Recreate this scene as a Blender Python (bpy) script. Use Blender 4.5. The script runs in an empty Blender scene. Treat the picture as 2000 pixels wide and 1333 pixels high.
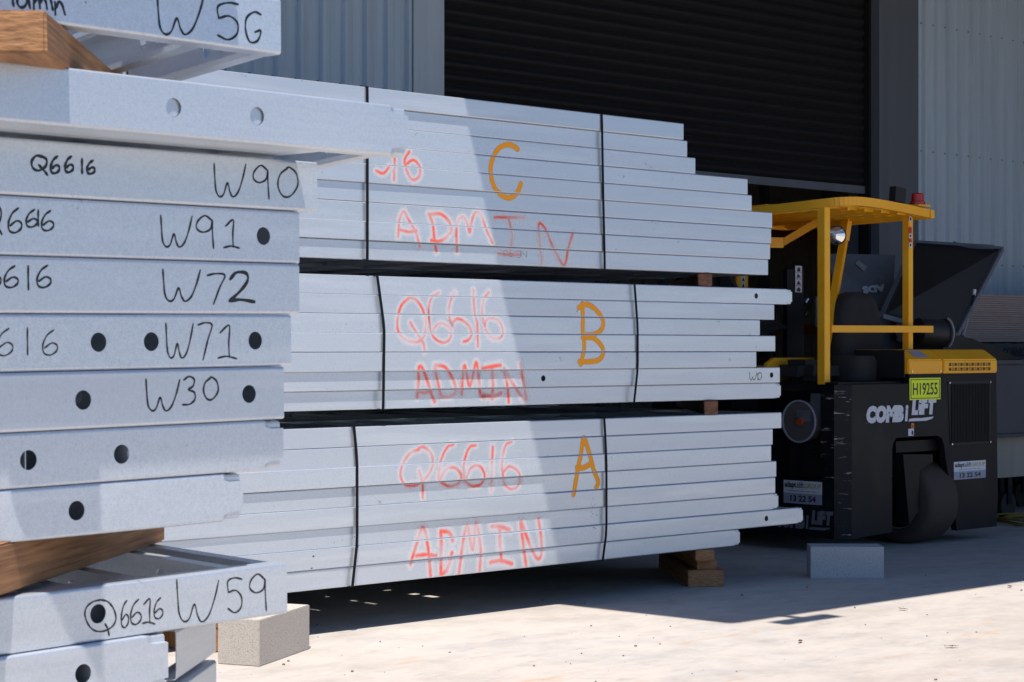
import bpy, bmesh, math, random
import numpy as np
from mathutils import Vector, Matrix
R = math.radians
random.seed(7)
S = bpy.context.scene
COL = S.collection

# ------------------------------------------------------------------ camera, light, exposure
F = 3856.0; HY = 680.0                      # focal length and horizon in photo pixels (2000 wide)
SN, CS = 4130/math.hypot(4130, F), F/math.hypot(4130, F)
CH = 1.40
cam = bpy.data.cameras.new('camera'); co = bpy.data.objects.new('camera', cam); COL.objects.link(co)
co.location = (0, 0, CH)
co.rotation_euler = (R(90), 0, -math.atan2(CS, SN))
cam.sensor_width = 36; cam.lens = F/2000*36
cam.shift_y = (HY-666.5)/2000
cam.clip_start = .05; cam.clip_end = 1500
cam.dof.use_dof = True; cam.dof.focus_distance = 9.2; cam.dof.aperture_fstop = 20
S.camera = co

SUNV = Vector((.26, .27, -1.0)).normalized()
elev = math.asin(-SUNV.z)
w = bpy.data.worlds.new('World'); S.world = w; w.use_nodes = True
nt = w.node_tree; nt.nodes.clear()
sky = nt.nodes.new('ShaderNodeTexSky'); sky.sky_type = 'NISHITA'; sky.sun_disc = False
sky.sun_elevation = elev; sky.sun_rotation = math.atan2(-SUNV.x, -SUNV.y); sky.dust_density = .1; sky.ozone_density = 3.0
bg = nt.nodes.new('ShaderNodeBackground'); bg.inputs[1].default_value = .082
ou = nt.nodes.new('ShaderNodeOutputWorld'); wb = nt.nodes.new('ShaderNodeVectorMath'); wb.operation = 'MULTIPLY'; wb.inputs[1].default_value = (.79, .95, 1.15)
nt.links.new(sky.outputs[0], wb.inputs[0]); nt.links.new(wb.outputs[0], bg.inputs[0]); nt.links.new(bg.outputs[0], ou.inputs[0])
sl = bpy.data.lights.new('sun', 'SUN'); sl.energy = 5.0; sl.angle = R(.53); sl.color = (1, .945, .88)
so = bpy.data.objects.new('sun', sl); COL.objects.link(so); so.rotation_euler = SUNV.to_track_quat('-Z', 'Y').to_euler(); so.location = (-3, -3, 12)
S.view_settings.view_transform = 'Standard'; S.view_settings.look = 'None'
S.view_settings.exposure = .42; S.view_settings.gamma = 1; S.view_settings.use_curve_mapping = False
S.render.engine = 'CYCLES'
S.cycles.max_bounces = 8; S.cycles.transparent_max_bounces = 24

# ------------------------------------------------------------------ helpers
VR = Vector((SN, -CS, 0)); VD = Vector((CS, SN, 0)); CAM = Vector((0, 0, CH))
def ray(px, py): return VD + VR*((px-1000)/F) + Vector((0, 0, (HY-py)/F))
def PN(px, py, n):                           # photo point -> world point on plane y = n
    d = ray(px, py); return CAM + d*(n/d.y)
def PU(px, py, u):
    d = ray(px, py); return CAM + d*(u/d.x)
def PZ(px, py, z=0.0):
    d = ray(px, py); return CAM + d*((z-CH)/d.z)
def camw(X, Y, z): v = VR*X + VD*Y; return Vector((v.x, v.y, z))

def tag(o, label=None, cat=None, group=None, kind=None):
    if label: o['label'] = label
    if cat: o['category'] = cat
    if group: o['group'] = group
    if kind: o['kind'] = kind
    return o
def thing(name, label, cat, loc=(0, 0, 0), rot=(0, 0, 0), group=None):
    o = bpy.data.objects.new(name, None); COL.objects.link(o)
    o.location = loc; o.rotation_euler = rot; o.empty_display_size = .1
    return tag(o, label, cat, group)
def link(name, me, parent=None, loc=(0, 0, 0), rot=(0, 0, 0)):
    o = bpy.data.objects.new(name, me); COL.objects.link(o); o.parent = parent
    o.location = loc; o.rotation_euler = rot; return o
def wpos(p):
    v = Vector((0, 0, 0))
    while p is not None: v = v + Vector(p.location); p = p.parent
    return v
def obj(name, bm, mat, parent=None, world=True, smooth=False):
    """link a bmesh; with world=True its vertices are in world space and the parent is unrotated"""
    if world and parent is not None: bmesh.ops.translate(bm, vec=-wpos(parent), verts=bm.verts)
    me = bpy.data.meshes.new(name); bm.to_mesh(me); bm.free()
    if isinstance(mat, (list, tuple)):
        for m in mat: me.materials.append(m)
    elif mat: me.materials.append(mat)
    if smooth:
        for p in me.polygons: p.use_smooth = True
        me.set_sharp_from_angle(angle=R(38))
    return link(name, me, parent)
def box(a, b, bm=None, bev=0):
    bm = bm or bmesh.new()
    x0, y0, z0 = (min(a[i], b[i]) for i in range(3)); x1, y1, z1 = (max(a[i], b[i]) for i in range(3))
    m = bmesh.new() if bev else bm
    v = [m.verts.new(p) for p in ((x0,y0,z0),(x1,y0,z0),(x1,y1,z0),(x0,y1,z0),(x0,y0,z1),(x1,y0,z1),(x1,y1,z1),(x0,y1,z1))]
    for f in ((0,3,2,1),(4,5,6,7),(0,1,5,4),(1,2,6,5),(2,3,7,6),(3,0,4,7)): m.faces.new([v[i] for i in f])
    if bev:
        bmesh.ops.bevel(m, geom=m.edges[:], offset=bev, segments=2, affect='EDGES')
        me = bpy.data.meshes.new('t'); m.to_mesh(me); m.free(); bm.from_mesh(me); bpy.data.meshes.remove(me)
    return bm
def prism(pts, vec, bm=None):
    bm = bm or bmesh.new(); vec = Vector(vec)
    a = [bm.verts.new(p) for p in pts]; b = [bm.verts.new(Vector(p)+vec) for p in pts]
    n = len(pts); bm.faces.new(a); bm.faces.new(b[::-1])
    for i in range(n): bm.faces.new((a[i], b[i], b[(i+1) % n], a[(i+1) % n]))
    bmesh.ops.recalc_face_normals(bm, faces=bm.faces); return bm
def bar(p, q, wd, ht=None, bm=None, up=(0, 0, 1)):
    bm = bm or bmesh.new(); p = Vector(p); q = Vector(q); d = (q-p).normalized(); up = Vector(up)
    if abs(d.dot(up)) > .95: up = Vector((0, 1, 0))
    s = d.cross(up).normalized(); t = s.cross(d); ht = ht or wd
    c = [s*wd/2+t*ht/2, -s*wd/2+t*ht/2, -s*wd/2-t*ht/2, s*wd/2-t*ht/2]
    return prism([p+k for k in c], q-p, bm)
def tube(pts, r, n=10, bm=None, caps=True):
    bm = bm or bmesh.new(); pts = [Vector(p) for p in pts]; rings = []
    rr = r if isinstance(r, (list, tuple)) else [r]*len(pts)
    for i, p in enumerate(pts):
        d = (pts[min(i+1, len(pts)-1)]-pts[max(i-1, 0)]).normalized()
        up = Vector((0, 0, 1)) if abs(d.z) < .9 else Vector((1, 0, 0))
        s = d.cross(up).normalized(); t = s.cross(d)
        rings.append([bm.verts.new(p+(s*math.cos(a)+t*math.sin(a))*rr[i]) for a in (2*math.pi*k/n for k in range(n))])
    for a, b in zip(rings, rings[1:]):
        for k in range(n): bm.faces.new((a[k], a[(k+1) % n], b[(k+1) % n], b[k]))
    if caps: bm.faces.new(rings[0][::-1]); bm.faces.new(rings[-1])
    bmesh.ops.recalc_face_normals(bm, faces=bm.faces); return bm
def smooth_path(pts, k=6, closed=False):
    P = [np.array(p, float) for p in pts]
    if len(P) < 3: 
        return [P[0]+(P[-1]-P[0])*i/(k) for i in range(k+1)]
    E = [2*P[0]-P[1]]+P+[2*P[-1]-P[-2]]; out = []
    for i in range(1, len(E)-2):
        a, b, c, d = E[i-1:i+3]
        for j in range(k):
            t = j/k; out.append(.5*((2*b)+(-a+c)*t+(2*a-5*b+4*c-d)*t*t+(-a+3*b-3*c+d)*t**3))
    out.append(P[-1]); return out

# ------------------------------------------------------------------ materials
def mat(name, col, rough=.6, metal=0, spec=.5):
    m = bpy.data.materials.new(name); m.use_nodes = True
    b = m.node_tree.nodes['Principled BSDF']; b.inputs['Base Color'].default_value = (*col, 1)
    b.inputs['Roughness'].default_value = rough; b.inputs['Metallic'].default_value = metal
    b.inputs['Specular IOR Level'].default_value = spec
    return m
class NT:
    def __init__(s, m): s.t = m.node_tree; s.b = s.t.nodes['Principled BSDF']
    def n(s, ty, **kw):
        x = s.t.nodes.new(ty)
        for k, v in kw.items():
            if k.startswith('i_'): x.inputs[int(k[2:]) if k[2:].isdigit() else k[2:].replace('_', ' ')].default_value = v
            else: setattr(x, k, v)
        return x
    def l(s, a, b): s.t.links.new(a, b)
    def noise(s, scale, detail=4, rough=.5, coord='Object', stretch=None):
        tc = s.n('ShaderNodeTexCoord'); out = tc.outputs[coord]
        oi = s.n('ShaderNodeObjectInfo'); sh = s.n('ShaderNodeVectorMath', operation='SCALE'); sh.inputs[0].default_value = (31, 47, 23); s.l(oi.outputs['Random'], sh.inputs['Scale'])
        ad = s.n('ShaderNodeVectorMath', operation='ADD'); s.l(out, ad.inputs[0]); s.l(sh.outputs[0], ad.inputs[1]); out = ad.outputs[0]
        if stretch:
            mp = s.n('ShaderNodeMapping'); mp.inputs['Scale'].default_value = stretch; s.l(out, mp.inputs[0]); out = mp.outputs[0]
        x = s.n('ShaderNodeTexNoise'); x.inputs['Scale'].default_value = scale; x.inputs['Detail'].default_value = detail; x.inputs['Roughness'].default_value = rough
        s.l(out, x.inputs['Vector']); return x.outputs['Fac']
    def ramp(s, fac, stops):
        r = s.n('ShaderNodeValToRGB'); e = r.color_ramp.elements
        while len(e) < len(stops): e.new(.5)
        for i, (p, c) in enumerate(stops):
            e[i].position = p; e[i].color = (*c, 1) if not isinstance(c, (int, float)) else (c, c, c, 1)
        s.l(fac, r.inputs[0]); return r.outputs[0]
    def mix(s, fac, a, b, mode='MIX'):
        x = s.n('ShaderNodeMix', data_type='RGBA', blend_type=mode)
        for k, v in ((0, fac), (6, a), (7, b)):
            if hasattr(v, 'links') or hasattr(v, 'is_linked'): s.l(v, x.inputs[k])
            elif isinstance(v, (int, float)): x.inputs[k].default_value = v
            else: x.inputs[k].default_value = (*v, 1)
        return x.outputs[2]
    def bump(s, h, strength=.2, dist=.001):
        x = s.n('ShaderNodeBump'); x.inputs['Strength'].default_value = strength; x.inputs['Distance'].default_value = dist
        s.l(h, x.inputs['Height']); s.l(x.outputs[0], s.b.inputs['Normal'])

def metal_mat():
    m = mat('zincalume', (.6, .63, .67), .5, .64); t = NT(m)
    sp = t.noise(430, 2, .6); sp2 = t.noise(130, 3, .65); lo = t.noise(2.2, 5, .55, stretch=(.35, 1, 3)); dirt = t.noise(11, 8, .78); smudge = t.noise(1.3, 6, .6, stretch=(.5, 1, 5))
    c = t.ramp(sp, [(.3, (.50, .55, .61)), (.7, (.68, .73, .79))])
    c = t.mix(t.ramp(sp2, [(.32, 0), (.68, .30)]), c, (.86, .89, .93))
    c = t.mix(t.ramp(smudge, [(.50, 0), (.72, .28)]), c, (.52, .52, .53))
    c = t.mix(t.ramp(dirt, [(.655, 0), (.68, .8)]), c, (.14, .12, .10))
    oi = t.n('ShaderNodeObjectInfo'); c = t.mix(t.ramp(oi.outputs['Random'], [(0, 0), (1, .30)]), c, (.50, .54, .60))
    c = t.mix(t.ramp(t.noise(1.1, 7, .65, stretch=(.6, 1, 9)), [(.52, 0), (.66, .25)]), c, (.90, .92, .94))
    t.l(c, t.b.inputs['Base Color'])
    r = t.ramp(lo, [(.3, .36), (.7, .47)]); t.l(r, t.b.inputs['Roughness'])
    add = t.mix(.5, sp, sp2); t.bump(add, .24, .0008); return m
M = {}
M['metal'] = metal_mat()
def wood_mat(name, a, b, stretch=(1.2, 8, 42)):
    m = mat(name, a, .75); t = NT(m)
    g = t.noise(3.2, 7, .65, stretch=stretch); big = t.noise(5, 4)
    c = t.ramp(g, [(.25, tuple(x*.35 for x in b)), (.42, b), (.62, a), (.85, tuple(min(1, x*1.25) for x in a))])
    c = t.mix(t.ramp(big, [(.5, 0), (.75, .5)]), c, tuple(x*.55 for x in b)); c = t.mix(t.ramp(t.noise(7, 5, .8, stretch=(.5, 4, 22)), [(.27, .85), (.36, 0)]), c, (.05, .03, .02)); t.l(c, t.b.inputs['Base Color']); t.bump(g, .6, .004); return m
M['wood'] = wood_mat('timber', (.42, .21, .085), (.26, .12, .05))
M['wood_red'] = wood_mat('red_timber', (.24, .11, .06), (.13, .055, .03))
M['wood_orange'] = wood_mat('orange_timber', (.55, .23, .06), (.35, .14, .04), (22, 22, 3))

def concrete_mat():
    m = mat('concrete_slab', (.42, .38, .34), .85); t = NT(m); pk = t.noise(2.4, 8, .72, stretch=(1, 1.8, 1))
    big = t.noise(.55, 6, .6); streak = t.noise(1.1, 6, .6, stretch=(.5, 2.2, 1)); fine = t.noise(60, 5, .7); mid = t.noise(6, 7, .7)
    c = t.ramp(mid, [(.3, (.36, .325, .295)), (.7, (.47, .435, .40))])
    c = t.mix(t.ramp(big, [(.42, 0), (.62, .6)]), c, (.37, .315, .265))
    c = t.mix(t.ramp(streak, [(.60, 0), (.68, .55)]), c, (.33, .31, .30))
    c = t.mix(t.ramp(pk, [(.40, 0), (.60, .7)]), c, (.50, .45, .40))
    c = t.mix(t.ramp(t.noise(3.1, 8, .75, stretch=(1, 2.2, 1)), [(.56, 0), (.66, .55)]), c, (.30, .27, .25))
    rust = t.noise(1.7, 7, .7, stretch=(1, 3.4, 1)); c = t.mix(t.ramp(rust, [(.60, 0), (.70, .6)]), c, (.46, .27, .14))
    c = t.mix(t.ramp(fine, [(.70, 0), (.78, .25)]), c, (.20, .17, .15))
    t.l(c, t.b.inputs['Base Color']); t.bump(fine, .25, .002); return m
M['slab'] = concrete_mat()
def block_mat(name, a, b):
    m = mat(name, a, .92); t = NT(m); g = t.noise(150, 4, .7); h = t.noise(420, 2)
    c = t.ramp(g, [(.30, b), (.46, a), (.7, tuple(x*1.12 for x in a))]); c = t.mix(t.ramp(h, [(.3, .5), (.4, 0)]), c, b)
    t.l(c, t.b.inputs['Base Color']); t.bump(g, .8, .004); return m
M['block_tan'] = block_mat('sandy_block', (.46, .42, .37), (.24, .20, .17))
M['block_grey'] = block_mat('grey_block', (.40, .40, .40), (.18, .18, .19))
def clad_mat(name, col, rough=.45):
    m = mat(name, col, rough); t = NT(m); lo = t.noise(1.4, 5, .6, stretch=(6, 6, .35)); f = t.noise(40, 4, .6, stretch=(1, 1, .08))
    c = t.ramp(lo, [(.3, tuple(x*.88 for x in col)), (.7, tuple(x*1.08 for x in col))]); c = t.mix(t.ramp(f, [(.6, 0), (.8, .25)]), c, tuple(x*.6 for x in col))
    t.l(c, t.b.inputs['Base Color']); return m
M['clad'] = clad_mat('pale_cladding', (.42, .50, .58))
M['trim'] = clad_mat('pale_flashing', (.42, .48, .54))
M['jamb'] = clad_mat('slate_flashing', (.105, .118, .14), .45)
M['door'] = clad_mat('charcoal_shutter', (.014, .0135, .015), .5); M['door'].node_tree.nodes['Principled BSDF'].inputs['Specular IOR Level'].default_value = .15
M['inner'] = clad_mat('dim_lining', (.30, .27, .23), .8)
M['screw'] = mat('screw_grey', (.12, .13, .14), .5, .5)
M['black'] = mat('black_rubber', (.012, .012, .013), .55)
M['strap'] = mat('black_strap', (.008, .008, .011), .6, 0, .15)
def fpaint(name, col, rough, sc, wear=(.3, .3, .3), lo=.64, hi=.67, ns=7):
    m = mat(name, col, rough); t = NT(m); w_ = t.noise(ns, 8, .75, stretch=sc); d = t.noise(3, 6, .65)
    c = t.mix(t.ramp(d, [(.45, 0), (.8, .5)]), col, tuple(min(1, x*1.5+.02) for x in col))
    c = t.mix(t.ramp(w_, [(lo, 0), (hi, 1)]), c, wear); t.l(c, t.b.inputs['Base Color'])
    t.l(t.ramp(d, [(.3, rough*.8), (.7, min(1, rough*1.3))]), t.b.inputs['Roughness']); return m
M['fblack'] = fpaint('black_machine_paint', (.006, .006, .008), .42, (1, 1, 7), (.10, .10, .10), .72, .75)
M['fscuff'] = fpaint('scuffed_black_paint', (.006, .006, .008), .42, (.9, .9, 9), (.40, .38, .37), .585, .62, 5)
M['yellow'] = fpaint('yellow_machine_paint', (.90, .40, .008), .42, (1, 1, 1), (.20, .12, .03), .70, .74)
for k_ in ('fblack', 'fscuff'): M[k_].node_tree.nodes['Principled BSDF'].inputs['Specular IOR Level'].default_value = .2
M['tyre'] = fpaint('dusty_tyre', (.050, .036, .028), .85, (1, 1, 1), (.07, .06, .055), .6, .75)
M['seat'] = fpaint('charcoal_cover_cloth', (.022, .020, .020), .9, (1, 1, 1), (.04, .04, .04))
M['hood'] = fpaint('grey_black_hood', (.11, .12, .145), .5, (1, 1, 1), (.085, .09, .10), .5, .7)
M['hoodin'] = mat('hood_inside', (.006, .006, .007), .6)
M['white'] = mat('white_vinyl', (.62, .63, .68), .5); M['lilac'] = mat('grey_vinyl', (.30, .31, .40), .5)
M['ltr'] = mat('white_lettering', (.58, .59, .64), .45)
M['ltr_dim'] = mat('worn_white_lettering', (.16, .17, .19), .6)
M['ltr_mid'] = mat('faded_white_lettering', (.52, .54, .56), .6); M['gold'] = mat('gold_print', (.45, .33, .04), .5); M['ink'] = mat('black_ink', (.015, .015, .018), .45)
M['fluoro'] = mat('fluoro_yellow', (.72, .86, .02), .5); M['red'] = mat('red_lens', (.45, .012, .008), .2)
M['orange'] = mat('orange_sticker', (.75, .2, .03), .5); M['redst'] = mat('red_sticker', (.5, .03, .02), .5)
M['mirror'] = mat('mirror_glass', (.9, .9, .9), .02, 1)
M['chrome'] = mat('bright_steel', (.6, .63, .66), .2, 1)
M['disc'] = mat('clear_plastic', (.10, .09, .09), .25)
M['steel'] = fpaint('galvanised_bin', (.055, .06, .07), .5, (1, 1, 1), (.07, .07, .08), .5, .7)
M['board'] = fpaint('board_edges', (.27, .22, .21), .85, (1, 1, 30), (.24, .19, .18), .5, .7)
M['rack'] = mat('rack_orange', (.30, .06, .015), .5)
M['marker'] = mat('marker_ink', (.010, .010, .014), .35)
M['leaf'] = mat('dry_leaf', (.28, .12, .05), .8); M['stone'] = mat('pebble', (.20, .17, .14), .9)
M['yard'] = fpaint('yard_gravel', (.26, .23, .20), .9, (1, 1, 1), (.25, .22, .19), .5, .7)

def spray_mat(name, col, halo, haloa, w0):
    """paint mist: colour at the stroke's centre, thin pale drift round it"""
    m = mat(name, col, .65); t = NT(m)
    at = t.n('ShaderNodeAttribute', attribute_name='dist'); nz = t.noise(55, 5, .7); fz = t.noise(900, 2, .6); big = t.noise(6, 3)
    def mth(op, a, b):
        x = t.n('ShaderNodeMath', operation=op)
        for k, v in ((0, a), (1, b)):
            if isinstance(v, (int, float)): x.inputs[k].default_value = v
            else: t.l(v, x.inputs[k])
        return x.outputs[0]
    wv = mth('MULTIPLY', mth('SUBTRACT', nz, .5), .006)
    wf = mth('MULTIPLY', mth('SUBTRACT', fz, .5), w0*1.4 if haloa else w0*.35)
    d = mth('ADD', mth('ADD', at.outputs['Fac'], wv), wf)
    mr = t.n('ShaderNodeMapRange', interpolation_type='SMOOTHSTEP'); t.l(d, mr.inputs[0])
    soft = .9 if haloa else .22
    mr.inputs[1].default_value = w0*(1-soft); mr.inputs[2].default_value = w0*(1+soft); mr.inputs[3].default_value = 1; mr.inputs[4].default_value = 0
    core = mr.outputs[0]
    if haloa:
        dens = t.n('ShaderNodeMapRange'); t.l(big, dens.inputs[0]); dens.inputs[1].default_value = .35; dens.inputs[2].default_value = .6; dens.inputs[3].default_value = .35; dens.inputs[4].default_value = 1.0
        core = mth('MULTIPLY', core, dens.outputs[0])
    h = t.n('ShaderNodeMapRange', interpolation_type='SMOOTHSTEP'); t.l(d, h.inputs[0]); h.inputs[1].default_value = w0*.5; h.inputs[2].default_value = w0*4.1; h.inputs[3].default_value = haloa; h.inputs[4].default_value = 0
    al = mth('MAXIMUM', core, h.outputs[0])
    c = t.mix(core, halo, col); t.l(c, t.b.inputs['Base Color']); t.l(al, t.b.inputs['Alpha'])
    return m
M['sp_red'] = spray_mat('red_spray', (.92, .10, .055), (.93, .86, .85), .62, .0082)
M['sp_org'] = spray_mat('orange_spray', (.97, .36, .005), (.7, .5, .2), .0, .0145)

# ------------------------------------------------------------------ ground
def slab_obj(x0, x1, y0, y1):
    bm = box((x0+.004, y0+.004, -.12), (x1-.004, y1-.004, 0)); return tag(obj('concrete_slab', bm, M['slab']), kind='structure')
for i in range(-4, 6):
    for (y0, y1) in ((-8, 1.9), (1.9, 10.9), (10.9, 22)):
        x0 = 10.25-6+6*i; slab_obj(x0, x0+6, y0, y1)
bm = bmesh.new()
vs = [bm.verts.new(p) for p in ((-600, -600, -.03), (600, -600, -.03), (600, 600, -.03), (-600, 600, -.03))]; bm.faces.new(vs)
tag(obj('ground', bm, M['yard']), kind='structure')

# ------------------------------------------------------------------ the warehouse
WN = 10.75
wh = thing('warehouse', 'pale corrugated metal warehouse with a dark half-open roller door behind the bundles', 'warehouse', (9.34, WN, 0))
def sheet(x0, wdt, z0, z1, y, flip=1, pitch=.19):
    prof = []; n = round(wdt/pitch); x = 0
    for k in range(n):
        a = k*pitch
        prof += [(a, 0), (a+.045, 0), (a+.047, -.002), (a+.060, -.002), (a+.062, 0), (a+.100, 0), (a+.102, -.002), (a+.115, -.002), (a+.117, 0), (a+pitch-.052, 0), (a+pitch-.040, -.034), (a+pitch-.014, -.034)]
    prof.append((wdt-.001, 0)); bm = bmesh.new()
    lo = [bm.verts.new((x0+p[0], y+p[1]*flip, z0)) for p in prof]; hi = [bm.verts.new((x0+p[0], y+p[1]*flip, z1)) for p in prof]
    for i in range(len(prof)-1): bm.faces.new((lo[i], lo[i+1], hi[i+1], hi[i]))
    return bm
def wall(x0, x1, z0, z1, y):
    wl = link('wall', None, wh) if False else bpy.data.objects.new('wall', None)
    bmw = box((x0, y+.03, z0), (x1, y+.2, z1)); wl = obj('wall', bmw, M['clad'], wh)
    x = x1
    while x > x0+.1:
        b = sheet(x-.76, .76, z0, z1, y+.004); s = obj('cladding_sheet', b, M['clad'], wl)
        x -= .76
    b = bmesh.new(); x = x1
    while x > x0+.1:
        for zz in (1.1, 2.2, 3.22, 4.4):
            if z0 < zz < z1: box((x-.072, y-.004, zz-.006), (x-.060, y+.002, zz+.006), b)
        x -= .19
    tag(obj('screws', b, M['screw'], wl), kind='stuff')
wall(-4, 9.05, 0, 5.7, WN); wall(15.1, 24.2, 0, 5.7, WN)
obj('door_trim', box((9.052, WN-.035, 0), (9.337, WN+.22, 5.7)), M['trim'], wh)
obj('door_jamb', box((14.50, WN-.05, 0), (15.095, WN+.3, 5.7)), M['jamb'], wh)
obj('lintel', box((9.34, WN-.02, 5.25), (14.497, WN+.25, 5.7)), M['trim'], wh)
# roller door
rd = obj('roller_door', box((9.345, WN+.10, 5.22), (14.495, WN+.5, 5.245)), M['door'], wh)
sm = bmesh.new(); prof = [(0, 0), (.004, .006), (.008, .016), (.018, .026), (.022, .044), (.020, .062), (.010, .074), (.006, .082), (.007, .088), (.002, .0945)]
a = [sm.verts.new((0, -p[0]*1.25, p[1])) for p in prof]; b = [sm.verts.new((5.14, -p[0]*1.25, p[1])) for p in prof]
for i in range(len(prof)-1): sm.faces.new((a[i], b[i], b[i+1], a[i+1]))
sme = bpy.data.meshes.new('slat'); sm.to_mesh(sme); sm.free(); sme.materials.append(M['door'])
for p in sme.polygons: p.use_smooth = True
for k in range(25): link('slat', sme, rd, loc=Vector((9.35, WN+.12, 2.86+k*.0955))-wpos(rd))
obj('bottom_rail', box((9.35, WN+.085, 2.79), (14.49, WN+.13, 2.858)), M['jamb'], rd)
obj('door_guide', box((9.338, WN+.06, 0), (9.36, WN+.16, 5.22)), M['door'], rd); obj('door_guide', box((14.47, WN+.04, 0), (14.499, WN+.16, 5.22)), M['door'], rd)
# interior
iw = obj('interior_wall', box((4, 15.2, 0), (24, 15.3, 6)), M['inner'], wh)
for k in range(20):
    obj('cladding_sheet', sheet(9+k*.76, .76, 0, 6, 15.19), M['inner'], iw)
obj('interior_wall', box((3.9, 11, 0), (4, 15.2, 6)), M['inner'], wh); obj('interior_wall', box((24, 11, 0), (24.1, 15.2, 6)), M['inner'], wh)
for a_, b_ in ((-4, 8), (9, 13), (14, 17), (18, 24.2)): obj('roof', box((a_, 10.98, 5.72), (b_-.004, 15.3, 5.8)), M['clad'], wh)
skm = bpy.data.materials.new('translucent_sheet'); skm.use_nodes = True; t_ = skm.node_tree; t_.nodes.clear(); tr = t_.nodes.new('ShaderNodeBsdfTranslucent'); tr.inputs[0].default_value = (.22, .20, .17, 1); o_ = t_.nodes.new('ShaderNodeOutputMaterial'); t_.links.new(tr.outputs[0], o_.inputs[0])
for a_, b_ in ((8, 9), (13, 14), (17, 18)): obj('fill_skylight', box((a_, 10.98, 5.74), (b_-.004, 15.3, 5.745)), skm, wh)  # unseen roof sheets added to let light into the dark interior
# canopy over the door side
H = 5.5
cn = obj('canopy', prism([(6.27, 5.115, H), (24.2, 5.115, H), (24.2, 10.7, H), (5.72, 10.7, H)], (0, 0, .05)), M['jamb'], wh)
obj('fascia', box((6.25, 5.075, H), (24.2, 5.112, H+.24)), M['jamb'], cn)
obj('fascia', prism([(6.225, 5.075, H), (6.265, 5.115, H), (5.715, 10.7, H), (5.675, 10.7, H)], (0, 0, .24)), M['jamb'], cn)
obj('shadow_box', box((6.40, 4.86, H-.02), (6.85, 4.98, H+.05)), M['jamb'], cn)  # unseen box added to cast a small shadow past the canopy edge
obj('bracket', box((6.60, 4.90, H+.05), (6.66, 5.075, H+.08)), M['jamb'], cn)  # arm holding the added box
for x in (14.5, 20, 24): obj('canopy_post', box((x, 5.2, 0), (x+.12, 5.32, H)), M['jamb'], wh)
obj('shade_wall', box((17.7, 4.6, 0), (17.9, 10.72, H-.003)), M['jamb'], wh)  # unseen wall added to keep side light off the right cladding
# pallet rack inside
rk = thing('pallet_rack', 'dim pallet rack with orange beams inside the doorway', 'rack', (12.2, 14, 0))
for x in (9.5, 12.2, 14.9, 17.6):
    for y in (13.7, 14.6): obj('upright', box((x, y, 0), (x+.09, y+.08, 4)), M['jamb'], rk)
for x in (9.59, 12.29, 14.99):
    for z in (.6, 1.55, 2.6):
        for y in (13.7, 14.6): obj('beam', box((x+.002, y+.01, z), (x+2.608, y+.06, z+.11)), M['rack'], rk)

# ------------------------------------------------------------------ steel frames
HT = .0930
def member_bm(L, holes=(), crimpL=False, crimpR=False, H=HT, fl=.040, lip=0, hr=.0165, cut=.0165, gap=None):
    """channel along +x, web at y=0, flanges towards +y"""
    t = .0016; r = .0055; bm = bmesh.new()
    cr = math.radians
    def half(top, cz):
        out = [(fl, 0.0)]; inn = [(fl, t)]
        if lip: out = [(fl, lip), (fl, 0.0)]; inn = [(fl-t, lip), (fl-t, t)]
        for k in range(5):
            a = cr(270-22.5*k); out.append((r+r*math.cos(a), r+r*math.sin(a))); inn.append((r+(r-t)*math.cos(a), r+(r-t)*math.sin(a)))
        for zz in (.0120, cut): out.append((0, zz)); inn.append((t, zz))
        if cz:
            q = []
            for (y, z) in out+inn[::-1]:
                if z < .0125 and y < .030: y = y+.010; z = z+.003
                q.append((y, z))
        else: q = out+inn[::-1]
        return [(y, (H-z) if top else z) for (y, z) in q]
    secs = [(0, crimpL)]
    if crimpL: secs += [(.028, True), (.046, False)]
    if crimpR: secs += [(L-.046, False), (L-.028, True)]
    secs.append((L, crimpR))
    for top in (False, True):
        rings = []
        for (x, c) in secs: rings.append([bm.verts.new((x, y, z)) for (y, z) in half(top, c)])
        for A, B in zip(rings, rings[1:]):
            n = len(A)
            for k in range(n): bm.faces.new((A[k], A[(k+1) % n], B[(k+1) % n], B[k]))
        bm.faces.new(rings[0][::-1]); bm.faces.new(rings[-1])
    z0, z1 = cut, H-cut; zc = H/2; xs = 0.0; hc = .026
    hs = sorted(h for h in holes if .03 < h < L-.03)
    def strip(xa, xb):
        if xb-xa > .0005:
            box((xa, 0, z0), (xb, t, z1), bm)
    for h in hs:
        strip(xs, h-hc); xs = h+hc
        ang = sorted([2*math.pi*k/28 for k in range(28)]+[math.atan2(s1*(z1-zc), s0*hc) % (2*math.pi) for s0 in (1, -1) for s1 in (1, -1)])
        ri, ro = [], []
        for y in (0, t):
            a_, b_ = [], []
            for a in ang:
                c, s = math.cos(a), math.sin(a); k = min(hc/abs(c) if abs(c) > 1e-9 else 9, (z1-zc)/abs(s) if abs(s) > 1e-9 else 9)
                a_.append(bm.verts.new((h+hr*c, y, zc+hr*s))); b_.append(bm.verts.new((h+k*c, y, zc+k*s)))
            ri.append(a_); ro.append(b_)
        n = len(ang)
        for k in range(n):
            j = (k+1) % n
            bm.faces.new((ri[0][k], ro[0][k], ro[0][j], ri[0][j])); bm.faces.new((ri[1][k], ri[1][j], ro[1][j], ro[1][k])); bm.faces.new((ri[0][k], ri[0][j], ri[1][j], ri[1][k]))
    strip(xs, L)
    bmesh.ops.recalc_face_normals(bm, faces=bm.faces)
    return bm
_mc = {}
def stud_mesh(L, holes, H=HT-.0036):
    H = round(H, 4); k = (round(L, 3), tuple(holes), H)
    if k not in _mc:
        bm = member_bm(L, holes, H=H, fl=.036, lip=.010); me = bpy.data.meshes.new('stud'); bm.to_mesh(me); bm.free(); me.materials.append(M['metal']); _mc[k] = me
    return _mc[k]
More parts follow.
